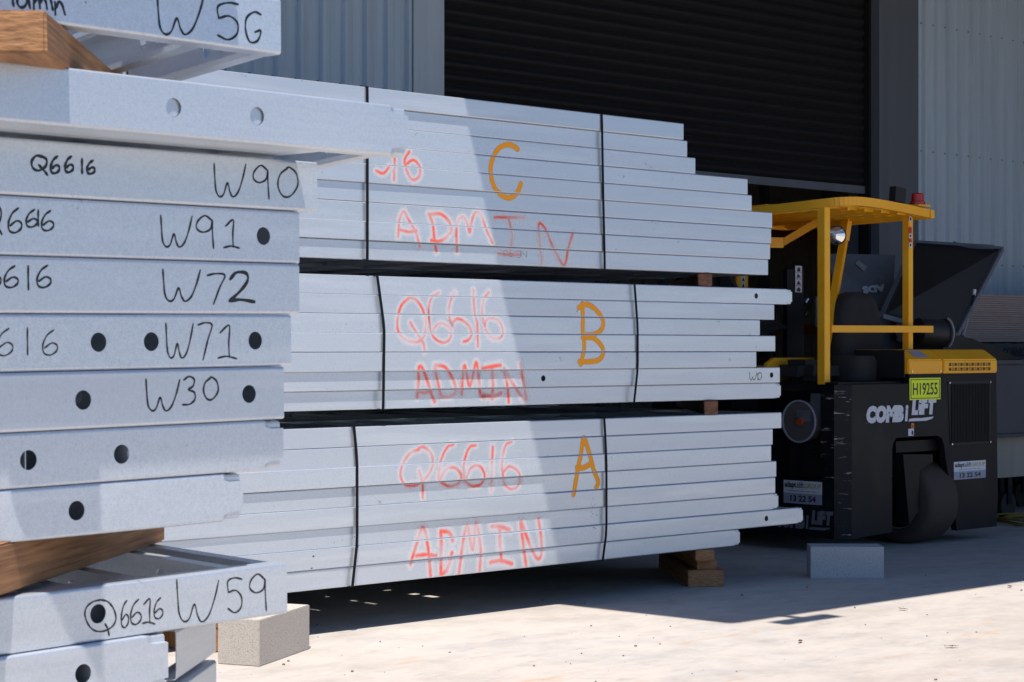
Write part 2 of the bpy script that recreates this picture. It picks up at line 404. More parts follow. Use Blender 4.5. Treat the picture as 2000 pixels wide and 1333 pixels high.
def frame(label, loc, rz, ry, L, D, holes=(), crimp=False, skew=0, spacing=.45, seed=0, group=None, endstud=True, nholes=(.45, .55), H=HT):
    """origin at the bottom right-hand front corner; the frame runs along local -x and back along +y"""
    rnd = random.Random(seed)
    t = thing('steel_framework', label, 'steel frame', loc, (0, ry, rz), group)
    hs = [L+h for h in holes]
    f = bpy.data.meshes.new('plate'); b = member_bm(L, hs, crimpR=crimp, crimpL=crimp, H=H); b.to_mesh(f); b.free(); f.materials.append(M['metal'])
    link('plate', f, t, (-L, 0, 0))
    sk = math.tan(skew)
    rm = bpy.data.meshes.new('plate'); b = member_bm(L, H=H); b.to_mesh(rm); b.free(); rm.materials.append(M['metal'])
    link('plate', rm, t, (0-D*sk, D, 0), (0, 0, math.pi))
    SL = (D-.05)/math.cos(skew)
    x = -.004 if not crimp else -.05; first = True
    while x > -L+.06:
        link('stud', stud_mesh(SL, nholes, H-.0036), t, (x-.002*sk, .002+.037*max(0, math.sin(skew)), .0018), (0, 0, math.pi/2+skew))
        x -= spacing if not first else spacing*rnd.uniform(.35, 1.1); first = False
        if rnd.random() < .28: x += spacing*.3
    for yy in (D*rnd.uniform(.22, .38), D*rnd.uniform(.6, .8)):
        link('nogging', rm, t, (-D*sk*yy/D, yy, 0), (0, 0, math.pi))
    return t

def pk_x(px, py, y): return PN(px, py, y).x
PNL = 7.64
ends = {
 'C': [1335, 1342, 1358, 1460, 1468, 1508, 1506, 1504, 1500],
 'B': [1547, 1512, 1484, 1514, 1477, 1523, 1525],
 'A': [1526, 1509, 1506, 1516, 1514, 1520, 1568, 1445]}
fwd = {'C': [.014, .002, .005, .008, .011, .006, .009, .012, .004],
       'B': [0, .003, .006, .011, .013, .002, -.009],
       'A': [0, .003, .007, -.003, .004, -.006, -.002, -.008]}
base = {'C': (1.838, .0948), 'B': (1.094, .0950), 'A': (.2265, .0980)}
bholes = {('B', 0): [1477], ('B', 5): [1507, 1061], ('A', 6): [1497, 450, 386]}
crimps = {('B', 0), ('B', 6), ('A', 5), ('A', 6), ('A', 7)}
ordn = ['topmost', 'second from top', 'third from top', 'fourth from top', 'fifth from top', 'sixth from top', 'seventh from top', 'eighth from top', 'ninth from top']
special = {('B', 0): 'long top frame of the bundle sprayed B, punched end sticking out past the others',
 ('B', 5): 'frame in the bundle sprayed B marked W10 beside its punched hole',
 ('A', 6): 'longest frame of the bundle sprayed A, its punched end poking towards the forklift',
 ('A', 7): 'short bottom frame of the bundle sprayed A, resting on the stacked timbers',
 ('B', 6): 'bottom frame of the bundle sprayed B with a crimped end, under W10',
 ('C', 8): 'bottom frame of the bundle sprayed C, with NEW PACK scribbled upside down',
 ('C', 0): 'topmost and shortest frame of the bundle sprayed C, in front of the roller door',
 ('B', 4): 'shortest frame of the bundle sprayed B, directly above the one marked W10',
 ('B', 2): 'frame of the bundle sprayed B, third from its top, set back at the right end'}
PF = {}
for key in 'CBA':
    n = len(ends[key]); z0, pt = base[key]
    for i in range(n):
        y = PNL-fwd[key][i]*1.25; z = z0+(n-1-i)*pt
        xr = pk_x(ends[key][i], 700, y); L = xr-random.uniform(3.3, 4.0)
        hl = []
        for px in bholes.get((key, i), []): hl.append(pk_x(px, 700, y)-xr)
        lab = special.get((key, i), f'{ordn[i]} galvanised frame in the strapped bundle sprayed with an orange {key}')
        rz = random.uniform(-.0009, .0009); ry = random.uniform(-.0012, .0012)*(1 if i else 0)
        t = frame(lab, (xr, y, z), rz, ry*.3, L, 2.45+random.uniform(-.03, .03), hl, (key, i) in crimps, 0, .42, seed=hash((ord(key), i)) % 9999, group=f'frames in the bundle sprayed {key}', H=pt-.0007)
        PF[(key, i)] = t
bpy.context.view_layer.update()

# near stack: its own yaw and slight rise
NZ = math.atan2(.0987, .995); TILT = .0105
O = (-.421, 3.69); dN = (.660, .7513); lY = (-.7513, .660)
def near_pt(px, f):
    """point at pixel column px on the near stack's front plane pushed forward by f; returns camera-space X, Y and run s"""
    t = (px-1000)/F; x0 = O[0]-lY[0]*f; y0 = O[1]-lY[1]*f
    s = (t*y0-x0)/(dN[0]-t*dN[1]); return x0+dN[0]*s, y0+dN[1]*s, s
near = [ # tag, right-end px, bottom z at x=560, forward, crimp, skew, holes px, label
 ('F0', 457, 2.018, .175, False, 0, [], 'frame lying on top of the W56 frame, mostly above the picture'),
 ('W56', 549, 1.920, .143, False, R(-17), [], 'top left steel frame marked W56 and Admin in black marker, resting on a timber'),
 ('F2', 798, 1.7595, .140, True, R(-22), [340, 503], 'unmarked steel frame with two holes and crimped end, jutting out beyond the others above W90'),
 ('W90', 620, 1.657, .004, False, 0, [], 'steel frame marked Q6616 W90 in the left stack'),
 ('W91', 585, 1.558, .002, False, 0, [515], 'steel frame marked W91 with one hole in the left stack'),
 ('W72', 585, 1.463, .004, False, 0, [], 'steel frame marked W72 in the left stack'),
 ('W71', 569, 1.3665, .003, False, 0, [193, 296, 499], 'steel frame marked W71 with three holes in the left stack'),
 ('W30', 555, 1.268, .006, False, 0, [163, 487], 'steel frame marked W30 with two holes in the left stack'),
 ('F8', 554, 1.175, .003, True, 0, [56, 238], 'unmarked frame with crimped end directly below the W30 frame'),
 ('F9', 475, 1.087, .002, True, 0, [150], 'shorter unmarked frame with one see-through hole, resting on the lower left timber'),
 ('W59', 561, .904, .000, False, R(-9), [192], 'open steel frame marked Q6616 W59 with a circled hole, low in the left stack'),
 ('F11', 329, .808, .012, True, 0, [163], 'frame with a hole and crimped end just under the W59 frame'),
 ('F12', 300, .712, .006, True, 0, [], 'hidden lower frame second below the W59 frame'),
 ('F13', 340, .616, .004, True, 0, [], 'hidden lower frame third below the W59 frame'),
 ('F14', 320, .520, .006, True, 0, [], 'hidden lower frame fourth below the W59 frame'),
 ('F15', 330, .424, .004, True, 0, [], 'hidden lower frame fifth below the W59 frame'),
 ('F16', 310, .328, .004, True, 0, [], 'hidden lower frame sixth below the W59 frame'),
 ('F17', 320, .232, .004, True, 0, [], 'lowest hidden frame of the left stack'),
]
NF = {}
NH = [HT]
for a_, b_ in zip(near, near[1:]):
    g_ = a_[2]-b_[2]; NH.append(g_-.0009 if g_ < .101 else .0945)
for i, (nm, px, z, f, cr_, sk, hl, lab) in enumerate(near):
    X, Y, s = near_pt(px, f); zz = z+TILT*s; p = camw(X, Y, zz)
    hh = [near_pt(h, f)[2]-s for h in hl]
    L = 2.55+s+random.uniform(-.1, .1)
    NF[nm] = frame(lab, p, NZ, -TILT, L, 2.4, hh, cr_, sk, .45 if i < 8 else .21, seed=40+i, group='frames in the left stack', nholes=(.25, .32, .75, 1.5), H=NH[i])
bpy.context.view_layer.update()
for nm, a0, z0_, dl in (('F11', 345, 0.0, .0), ('F12', 345, .0, .03)):       # raked end pieces showing right of the lower frames
    t = NF[nm]; X, Y, s = near_pt(a0, -.02+dl); dv = (VD*1+VR*.086).normalized()
    m = stud_mesh(.30, ()); p = camw(X, Y, t.location.z+.001)
    q = t.matrix_world.inverted() @ p
    a = math.atan2(dv.y, dv.x)-NZ
    o = link('raked_end', m, t, (q.x, q.y, .0018), (0, 0, a))

tw = NF['W59']; b = member_bm(.22, H=NH[10]-.004); me = bpy.data.meshes.new('hole_backing'); b.to_mesh(me); b.free(); me.materials.append(M['metal'])
hx = near_pt(192, 0)[2]-near_pt(561, 0)[2]; link('hole_backing', me, tw, (hx-.11, .0425, .002))  # plate added to close the view through the hole
for hp in (340, 503):
    hx = near_pt(hp, .14)[2]-near_pt(798, .14)[2]; b = box((hx-.05, .0052, .006), (hx+.05, .0068, .0885)); me = bpy.data.meshes.new('hole_backing'); b.to_mesh(me); b.free(); me.materials.append(M['metal']); link('hole_backing', me, NF['F2'])  # plates added close behind the holes to catch sun and look pale
t = NF['F2']; xe = near_pt(655, .14)[2]-near_pt(798, .14)[2]
me = bpy.data.meshes.new('shade_plate'); b = member_bm(2.4); b.to_mesh(me); b.free(); me.materials.append(M['metal'])
for k in (1, 2, 3, 4): link('shade_plate', me, t, (xe-2.4, .0415*k, 0))  # channels added behind the front plate to keep sun off the frames below
# ---- timbers
def timber(name, label, p, d, L, wd, ht, matl, group=None, bev=.004):
    """p: bottom centre of the near end, d: horizontal run direction"""
    d = Vector((d[0], d[1], 0)).normalized()
    bm = box((0, -wd/2, 0), (L, wd/2, ht), bev=bev)
    for v in bm.verts: v.co += Vector((random.uniform(-.0012, .0012), random.uniform(-.0012, .0012), 0))
    me = bpy.data.meshes.new(name); bm.to_mesh(me); bm.free(); me.materials.append(matl)
    o = link(name, me, None, p, (0, 0, math.atan2(d.y, d.x))); return tag(o, label, 'timber', group)
dT = VD*1+VR*(-.044)
pT = camw(-.700-.062, 2.97, 1.8435); g_ = 'timber bearers between the frames'
timber('timber_bearer', 'thick orange-brown timber poking out below the W56 frame at top left', pT, dT, 2.0, .122, .0655, M['wood'], g_)
dT2 = VD+VR*.117
pT2 = camw(-.717-.055-.117*1.25, 4.1-1.25, 1.0); timber('timber_bearer', 'weathered brown timber resting on the open W59 frame at lower left', pT2, dT2, 1.25, .11, .083, M['wood'], g_)
def pack_timber(px, z, ht, wd, label, m, prot=.0, dirv=None, L=1.6):
    dirv = dirv or (VD-VR*.02)
    y = PNL-prot; c = PN(px, 700, y); return timber('timber_bearer', label, (c.x, c.y, z), dirv, L, wd, ht, m, 'timber bearers under the bundles')
pack_timber(1377, base['B'][0]+6*.095+.0943+.001, .0745, .082, 'square end of timber between the bundles sprayed C and B', M['wood_red'], .004)
pack_timber(1389, base['A'][0]+7*.098+.0973+.001, .082, .080, 'dark square timber between the bundles sprayed B and A', M['wood_red'], .012)
c5 = PN(470, 700, PNL)
for k, (z, h) in enumerate(((base['B'][0]+6*.095+.0943+.001, .0745), (base['A'][0]+7*.098+.0973+.001, .082))):
    timber('timber_bearer', ['timber between the upper two bundles behind the left stack', 'timber between the lower two bundles behind the left stack'][k], (c5.x, c5.y+.02, z), (0, 1), 2.3, .08, h, M['wood_red'], 'timber bearers under the bundles')
dB = (VD+VR*(-.097)).normalized()
c = PZ(1379, 1147, 0)
timber('timber_bearer', 'wide bottom timber on the slab under the right end of the bundle sprayed A', (c.x, c.y, 0), dB, 1.0, .215, .098, M['wood'], 'timber bearers under the bundles')
c = PZ(1381, 1113, .099); timber('timber_bearer', 'middle timber of the three stacked under the bundle sprayed A', (c.x, c.y, .0985), dB, .9, .118, .062, M['wood'], 'timber bearers under the bundles')
c = PZ(1377, 1096, .161); timber('timber_bearer', 'uppermost timber of the three stacked under the bundle sprayed A', (c.x, c.y, .161), dB, .9, .112, .064, M['wood'], 'timber bearers under the bundles')
for k in range(2):
    timber('timber_bearer', ['bright orange timber on the slab behind the sandy block', 'bright orange timber lying on another behind the sandy block'][k], (5.17, 7.56, .003+k*.108), (0, 1), 2.2, .10, .104, M['wood_orange'], 'timber bearers under the bundles')
# bearers under the near stack
for k, s in enumerate((-1.6, -.45)):
    p = camw(O[0]+dN[0]*s, O[1]+dN[1]*s, 0); timber('timber_bearer', ['hidden timber under the far left of the left stack', 'hidden timber under the right of the left stack'][k], p, (-.0987, .995), 2.2, .12, .205+.0105*s if False else .21, M['wood'], g_)

# ---- black straps round the bundles
def strap(key, label, pts, wd=.017):
    n = len(ends[key]); z0, pt = base[key]; zt = z0+(n-1)*pt+pt-.0007; yf = PNL-max(fwd[key])*1.25-.0022; yb = PNL+2.49
    zs = [zt-(zt-z0)*k/12 for k in range(13)]
    P = [(a, b) for a, b in pts]
    def xat(z):
        py_ = []
        for (px, py) in P:
            q = PN(px, py, yf); py_.append((q.z, q.x))
        py_.sort(); return float(np.interp(z, [a for a, b in py_], [b for a, b in py_]))
    x0 = xat(zt); x1 = xat(z0)
    path = [(x0, yb, zt+.002), (x0, yf, zt+.002)]+[(xat(z), yf-.0012, z) for z in zs[1:-1]]+[(x1, yf, z0-.002), (x1, yb, z0-.002), (x0, yb, zt+.002)]
    bm = bmesh.new(); L_ = []
    cy, cz = (yf+yb)/2, (zt+z0)/2
    for (x, y, z) in path:
        v = Vector((0, -1 if y < cy else 1, 1 if z > cz else -1)).normalized()*.0016
        if z0 < z < zt: v = Vector((0, -.0012, 0))
        L_.append([bm.verts.new(q) for q in (Vector((x-wd/2, y, z)), Vector((x+wd/2, y, z)), Vector((x+wd/2, y, z))+v, Vector((x-wd/2, y, z))+v)])
    for A, B in zip(L_, L_[1:]):
        for k in range(4): bm.faces.new((A[k], A[(k+1) % 4], B[(k+1) % 4], B[k]))
    bmesh.ops.recalc_face_normals(bm, faces=bm.faces)
    tag(obj('packing_strap', bm, M['strap']), label, 'strap', 'black straps round the bundles')
strap('C', 'black strap round the bundle sprayed C, left of the orange C', [(717, 168), (717, 506)])
strap('C', 'black strap round the bundle sprayed C, right of the orange C', [(1175, 224), (1178, 400), (1181, 527)])
strap('B', 'bent black strap round the bundle sprayed B, left of the red Q6616', [(736, 536), (750, 640), (748, 798)])
strap('B', 'black strap round the bundle sprayed B, right of the orange B', [(1239, 556), (1245, 640), (1245, 720), (1238, 788)])
strap('A', 'black strap round the bundle sprayed A, left of the red Q6616', [(691, 832), (697, 900), (697, 1060), (688, 1145)])
strap('A', 'black strap round the bundle sprayed A, right of the orange A', [(1180, 818), (1184, 900), (1184, 1040), (1177, 1092)])
strap('C', 'black strap round the bundle sprayed C, hidden behind the left stack', [(250, 150), (250, 520)])
# ---- concrete blocks
def blockobj(label, c, rz, dims, m):
    bm = box((-dims[0]/2, 0, 0), (dims[0]/2, dims[1], dims[2]), bev=.003); me = bpy.data.meshes.new('concrete_block'); bm.to_mesh(me); bm.free(); me.materials.append(m)
    o = link('concrete_block', me, None, c, (0, 0, rz)); tag(o, label, 'concrete block')
def chip(bm):
    bmesh.ops.bevel(bm, geom=bm.edges[:], offset=.003, segments=2, affect='EDGES')
    c = sum((v.co for v in bm.verts), Vector())/len(bm.verts)
    for v in bm.verts:
        v.co += (c-v.co).normalized()*random.uniform(0, .002)
# near block: front corner at (507,1303); right face runs towards VP 2140, left face towards VP far left
p0 = PZ(507, 1303); dr = (VD*1+VR*((2140-1000)/F)).normalized(); dl = Vector((-dr.y, dr.x, 0))
if dl.dot(VR) > 0: dl = -dl
bm = prism([p0, PZ(605, 1268), PZ(605, 1268)+PZ(425, 1297)-p0, PZ(425, 1297)], (0, 0, .206)); chip(bm)
for v in bm.verts: v.co -= p0
o = obj('concrete_block', bm, M['block_tan'], None); o.location = p0; tag(o, 'sandy concrete block in full sun on the slab beside the W59 frame', 'concrete block')
p0 = PZ(1583, 1131); dr = (VR-VD*.03).normalized(); dl = Vector((-dr.y, dr.x, 0))
if dl.dot(VD) < 0: dl = -dl
bm = prism([p0, p0+dr*.445, p0+dr*.445+dl*.20, p0+dl*.20], (0, 0, .195)); chip(bm)
for v in bm.verts: v.co -= p0
o = obj('concrete_block', bm, M['block_grey'], None); o.location = p0; tag(o, 'grey concrete block in the shade in front of the forklift', 'concrete block')

# ------------------------------------------------------------------ text helper
def text_bm(s, size, ext=.0006, off=0, shear=0, space=1.0):
    cu = bpy.data.curves.new('t', 'FONT'); cu.body = s; cu.size = size; cu.extrude = ext; cu.offset = off; cu.shear = shear; cu.space_character = space
    cu.resolution_u = 3
    o = bpy.data.objects.new('t', cu); COL.objects.link(o); bpy.context.view_layer.update()
    me = bpy.data.meshes.new_from_object(o.evaluated_get(bpy.context.evaluated_depsgraph_get()))
    bm = bmesh.new(); bm.from_mesh(me); bpy.data.objects.remove(o); bpy.data.curves.remove(cu); bpy.data.meshes.remove(me)
    return bm
def fit(bm, w_, h_=None):
    xs = [v.co.x for v in bm.verts]; ys = [v.co.y for v in bm.verts]
    x0, x1, y0, y1 = min(xs), max(xs), min(ys), max(ys); sx = w_/(x1-x0); sy = (h_/(y1-y0)) if h_ else sx
    for v in bm.verts: v.co.x = (v.co.x-x0)*sx; v.co.y = (v.co.y-y0)*sy
    return bm
def place(name, bm, m, parent, org, xa, ya):
    """put a flat text whose x, y run along the world directions xa, ya at org"""
    xa = Vector(xa).normalized(); ya = Vector(ya).normalized(); za = xa.cross(ya); org = Vector(org)
    for v in bm.verts: v.co = org+xa*v.co.x+ya*v.co.y+za*v.co.z
    return obj(name, bm, m, parent)
def quadpanel(name, m, parent, a, b, c, d, th):
    a, b, c, d = map(Vector, (a, b, c, d)); nrm = (b-a).cross(d-a).normalized()*th
    return obj(name, prism([a, b, c, d], nrm), m, parent)

# ------------------------------------------------------------------ forklift
SF = 8.20; LF = 10.72
fk = thing('forklift', 'black and yellow side-loading forklift with raised engine hood, parked in the doorway shade', 'forklift', (11.6, 8.3, 0))
side = [(10.80, .105), (11.26, .125), (11.26, .70), (11.275, .745), (11.31, .776), (11.80, .776), (11.85, .755), (11.88, .70), (11.90, .60), (12.04, .085), (12.54, .085), (12.56, .30), (12.54, 1.215), (11.46, 1.215), (11.46, 1.15), (10.80, 1.15)]
body = obj('body', prism([(x, SF, z) for x, z in side], (0, .05, 0)), M['fblack'], fk)
obj('corner_panel', prism([(10.799, SF+.001, .105), (10.799, SF+.001, 1.15), (LF, SF+.085, 1.15), (LF, SF+.085, .105)], (.02, .05, 0)), M['fscuff'], body)
# left face with its recess
lf = obj('side_panel', box((LF, SF+.086, .105), (LF+.04, 10.2, .50)), M['fblack'], fk)
obj('frame_post', box((LF, SF+.086, .501), (LF+.06, SF+.20, 1.10)), M['fscuff'], fk)
obj('top_rail', box((LF, SF+.086, 1.101), (LF+.06, 10.2, 1.149)), M['fblack'], fk)
obj('frame_post', box((LF, 9.0, .501), (LF+.06, 9.2, 1.10)), M['fblack'], fk)
obj('chassis', box((10.98, 8.80, .16), (12.5, 10.2, 1.10)), M['hoodin'], fk)
obj('chassis', box((LF+.15, SF+.12, .16), (11.20, 8.79, 1.10)), M['hoodin'], fk)
obj('deck', box((LF+.01, SF+.06, 1.151), (11.45, 10.2, 1.166)), M['fblack'], fk)
obj('rear_panel', box((12.50, SF+.051, .15), (12.54, 10.2, 1.21)), M['fblack'], fk)
# round hose reel with clear cover
c = PU(1567, 823, LF+.02); b = tube([(LF+.10, c.y, c.z), (LF-.015, c.y, c.z)], .142, 36)
reel = obj('reel_cover', b, M['disc'], fk, smooth=True)
b = bmesh.new()
for k in range(40):
    a0, a1 = 2*math.pi*k/40, 2*math.pi*(k+1)/40
    bar((LF-.018, c.y+.142*math.cos(a0), c.z+.142*math.sin(a0)), (LF-.018, c.y+.142*math.cos(a1), c.z+.142*math.sin(a1)), .010, .010, b)
obj('rim', b, M['lilac'], reel)
obj('hub', tube([(LF-.016, c.y-.02, c.z), (LF-.045, c.y-.02, c.z)], .026, 14), M['rack'], reel)
obj('hub_plate', box((LF-.018, c.y-.10, c.z+.0), (LF-.02, c.y+.02, c.z+.08)), M['hood'], reel)
obj('control_box', box((LF+.06, 8.42, .52), (LF+.15, 8.62, .66)), M['fblack'], fk)
obj('data_plate', box((LF+.03, SF+.215, .84), (LF+.05, SF+.31, 1.09)), M['hood'], fk)
# yellow covers
def cover(x0, x1, nm):
    pr = [(SF-.012, 1.218), (SF-.012, 1.315), (SF+.10, 1.388), (SF+.62, 1.388), (SF+.62, 1.218)]
    bm = prism([(x0, y, z) for y, z in pr], (x1-x0, 0, 0)); bmesh.ops.bevel(bm, geom=bm.edges[:], offset=.008, segments=2, affect='EDGES'); return obj(nm, bm, M['yellow'], fk)
c1 = cover(11.435, 11.845, 'engine_cover'); c2 = cover(11.855, 12.535, 'engine_cover')
obj('cover_side', box((11.424, SF+.02, 1.19), (11.433, SF+.62, 1.386)), M['hoodin'], fk)
b = bmesh.new()
for r_ in range(2):
    for k in range(15):
        x = 11.92+k*.0355; z = 1.236+r_*.034
        if k % 2:
            for q in range(3): box((x, SF-.0145, z+q*.009), (x+.027, SF-.0115, z+q*.009+.0045), b)
        else:
            for q in range(3): box((x+q*.010, SF-.0145, z), (x+q*.010+.0045, SF-.0115, z+.023), b)
obj('vent_slots', b, M['ink'], c2)
for (x, z) in ((11.47, 1.235), (11.81, 1.235)): obj('bolt', tube([(x, SF-.012, z), (x, SF-.018, z)], .009, 10), M['chrome'], c1)
obj('decal', prism([(11.55, SF+.013, 1.334), (11.70, SF+.013, 1.334), (11.70, SF+.083, 1.380), (11.55, SF+.083, 1.380)], (0, -.0008, .0012)), M['lilac'], c1)
# grille
gr = obj('grille_frame', prism([(11.95, SF-.004, .70), (12.46, SF-.004, .70), (12.46, SF-.004, 1.16), (11.92, SF-.004, 1.16)], (0, .003, 0)), M['hoodin'], fk)
b = bmesh.new()
for k in range(26): box((11.96+k*.0188, SF-.010, .72), (11.966+k*.0188, SF-.005, 1.14), b)
for k in range(40): box((11.955, SF-.012, .73+k*.0104), (12.445, SF-.0105, .733+k*.0104), b)
tag(obj('mesh', b, M['fblack'], gr), kind='stuff')
for x, z in ((11.935, 1.15), (12.45, 1.15), (11.965, .71), (12.45, .71)): obj('bolt', tube([(x, SF-.004, z), (x, SF-.012, z)], .007, 8), M['chrome'], gr)
# number sign, name, stickers
def onside(px, py): return PN(px, py, SF-.002)
a = onside(1776, 782); e = onside(1836, 738); sg = obj('number_sign', box((a.x, SF-.006, a.z), (e.x, SF-.002, e.z)), M['fluoro'], fk)
W_, H_ = e.x-a.x, e.z-a.z
b = bmesh.new()
for (x0, x1, z0, z1) in ((.03, .97, .055, .085), (.03, .97, .915, .945), (.03, .048, .085, .915), (.952, .97, .085, .915)): box((a.x+W_*x0, SF-.0072, a.z+H_*z0), (a.x+W_*x1, SF-.0062, a.z+H_*z1), b)
obj('border', b, M['ink'], sg)
place('lettering', fit(text_bm('H19255', .1, off=.0012), W_*.80, H_*.56), M['ink'], sg, (a.x+W_*.10, SF-.0066, a.z+H_*.22), (1, 0, 0), (0, 0, 1))
def logo(parent, org, xa, w_, h_, m):
    """bold slanted two-height name with a swoosh under it"""
    xa = Vector(xa); t1 = fit(text_bm('COMB', .1, off=.0085, shear=.12, space=1.04), w_*.53, h_*.78); place('lettering', t1, m, parent, Vector(org), xa, (0, 0, 1))
    t2 = fit(text_bm('i', .1, off=.006, shear=.12), w_*.05, h_*.74); place('lettering', t2, m, parent, Vector(org)+xa*w_*.548+Vector((0, 0, h_*.03)), xa, (0, 0, 1))
    t3 = fit(text_bm('LiFT', .1, off=.0075, shear=.12, space=1.02), w_*.37, h_*.74); place('lettering', t3, m, parent, Vector(org)+xa*w_*.645+Vector((0, 0, h_*.30)), xa, (0, 0, 1))
    nrm = xa.cross(Vector((0, 0, 1)))
    q = [Vector(org)+xa*w_*x+Vector((0, 0, h_*z)) for x, z in ((.60, .02), (.86, .02), (.95, .10), (.97, .20), (.80, .15), (.68, .16), (.61, .13))]
    obj('swoosh', prism(q, nrm*.001), m, parent)
a = onside(1692, 828); e = onside(1827, 787); nm_ = obj('name_decal', box((a.x, SF-.001, a.z), (a.x+.004, SF-.0004, a.z+.004)), M['ltr'], fk)
logo(nm_, (a.x, SF-.0022, a.z), (1, 0, 0), e.x-a.x, .155, M['ltr'])
yb_ = PU(1648, 1030, LF).y; nm2 = obj('name_decal', box((LF-.001, yb_, .17), (LF-.0004, yb_+.004, .174)), M['ltr_dim'], fk); nm2['label'] = 'worn white name low on the side panel'
logo(nm2, (LF-.0022, SF+.60, .155), (0, -1, 0), .50, .13, M['ltr_dim'])
def sticker(org, xa, w_, h_):
    org = Vector(org); xa = Vector(xa); up = Vector((0, 0, 1)); nr = xa.cross(up)
    def r(x0, x1, z0, z1, d): return prism([org+xa*w_*x+up*h_*z+nr*d for x, z in ((x0, z0), (x1, z0), (x1, z1), (x0, z1))], nr*.001)
    s = obj('sticker', r(0, 1, .45, 1, 0), M['white'], fk); obj('lower_band', r(0, 1, 0, .449, 0), M['lilac'], s)
    place('lettering', fit(text_bm('adapt', .1, off=.003), w_*.30, h_*.33), M['ink'], s, org+xa*w_*.03+up*h_*.62+nr*.0016, xa, up)
    place('lettering', fit(text_bm('alift', .1), w_*.19, h_*.26), M['ink'], s, org+xa*w_*.345+up*h_*.69+nr*.0016, xa, up)
    place('lettering', fit(text_bm('GROUP', .1, off=.001), w_*.42, h_*.21), M['gold'], s, org+xa*w_*.55+up*h_*.69+nr*.0016, xa, up)
    place('lettering', fit(text_bm('Equipment Hire • Sales • Service • Parts', .1), w_*.68, h_*.05), M['ink'], s, org+xa*w_*.15+up*h_*.52+nr*.0016, xa, up)
    place('lettering', fit(text_bm('13 22 54', .1, off=.003), w_*.66, h_*.27), M['ink'], s, org+xa*w_*.18+up*h_*.09+nr*.0016, xa, up)
a = onside(1863, 938); e = onside(1925, 896); sticker((a.x, SF-.002, a.z), (1, 0, 0), e.x-a.x, e.z-a.z-.01)
a = PU(1606, 987, LF); e = PU(1531, 942, LF); sticker((LF-.002, e.y, PU(1531, 982, LF).z), (0, -1, 0), e.y-a.y, .158)
a = onside(1774, 852); ws = obj('warning_sticker', box((a.x, SF-.003, a.z), (a.x+.065, SF-.001, a.z+.05)), M['white'], fk)
obj('orange_triangle', box((a.x+.035, SF-.003, a.z+.052), (a.x+.066, SF-.001, a.z+.088)), M['orange'], ws)
obj('symbol', prism([(a.x+.040, SF-.0036, a.z+.058), (a.x+.061, SF-.0036, a.z+.058), (a.x+.0505, SF-.0036, a.z+.080)], (0, .0005, 0)), M['ink'], ws)
obj('symbol', prism([(a.x+.036, SF-.0036, a.z+.008), (a.x+.052, SF-.0036, a.z+.004), (a.x+.060, SF-.0036, a.z+.030), (a.x+.040, SF-.0036, a.z+.042)], (0, .0005, 0)), M['ink'], ws)
# wheel, bracket, hoses
wy, wz, wr = 8.435, .300, .300
prof_ = [(11.64, .19), (11.64, .255), (11.655, .283), (11.685, .297), (11.85, .3), (11.955, .297), (11.985, .283), (12.0, .255), (12.0, .19)]
bm = bmesh.new(); rings = []
for k in range(48):
    a = 2*math.pi*k/48; rings.append([bm.verts.new((x, wy+r*math.cos(a), wz+r*math.sin(a))) for x, r in prof_])
for k in range(48):
    A, B = rings[k], rings[(k+1) % 48]
    for j in range(len(prof_)-1): bm.faces.new((A[j], A[j+1], B[j+1], B[j]))
bmesh.ops.recalc_face_normals(bm, faces=bm.faces)
wl_ = obj('wheel', tube([(11.665, wy, wz), (11.97, wy, wz)], .188, 32), M['fblack'], fk, smooth=True)
obj('tyre', bm, M['tyre'], wl_, smooth=True)
b = bmesh.new()
for k in range(36):
    a0, a1 = 2*math.pi*k/36, 2*math.pi*(k+1)/36
    bar((11.655, wy+.190*math.cos(a0), wz+.190*math.sin(a0)), (11.655, wy+.190*math.cos(a1), wz+.190*math.sin(a1)), .012, .010, b)
obj('rim', b, M['lilac'], wl_)
br = obj('wheel_bracket', prism([PN(x, y, 8.215) for x, y in ((1764, 888), (1822, 888), (1822, 902), (1796, 920), (1794, 1000), (1776, 1026), (1770, 960))], (0, .10, 0)), M['fblack'], fk)
obj('bracket_top', box((11.40, 8.27, .665), (12.02, 8.66, .745)), M['fblack'], br)
for k in range(4): obj('bolt', tube([(11.62, 8.335+.0*k, .46-k*.075), (11.605, 8.335, .46-k*.075)], .013, 8), M['chrome'], br)
for k in range(3):
    pts = smooth_path([(11.32+.02*k, 8.36, .30+.02*k), (11.33+.02*k, 8.34, .46), (11.36+.025*k, 8.34, .56), (11.43+.02*k, 8.38, .61+.01*k), (11.52, 8.45, .61)], 5)
    obj('hydraulic_hose', tube(pts, .010, 8), M['fblack'] if k else M['chrome'], fk, smooth=True)
# overhead guard
og = obj('overhead_guard', bar((10.755, 8.40, 1.151), (10.755, 8.40, 2.36), .060, .060, up=(0, 1, 0)), M['yellow'], fk)
def gbar(p, q, a_=.062, b_=None, nm='guard_bar'): return obj(nm, bar(p, q, a_, b_), M['yellow'], og)
gbar((11.72, 8.40, 1.39), (11.72, 8.40, 2.33), .052, nm='post')
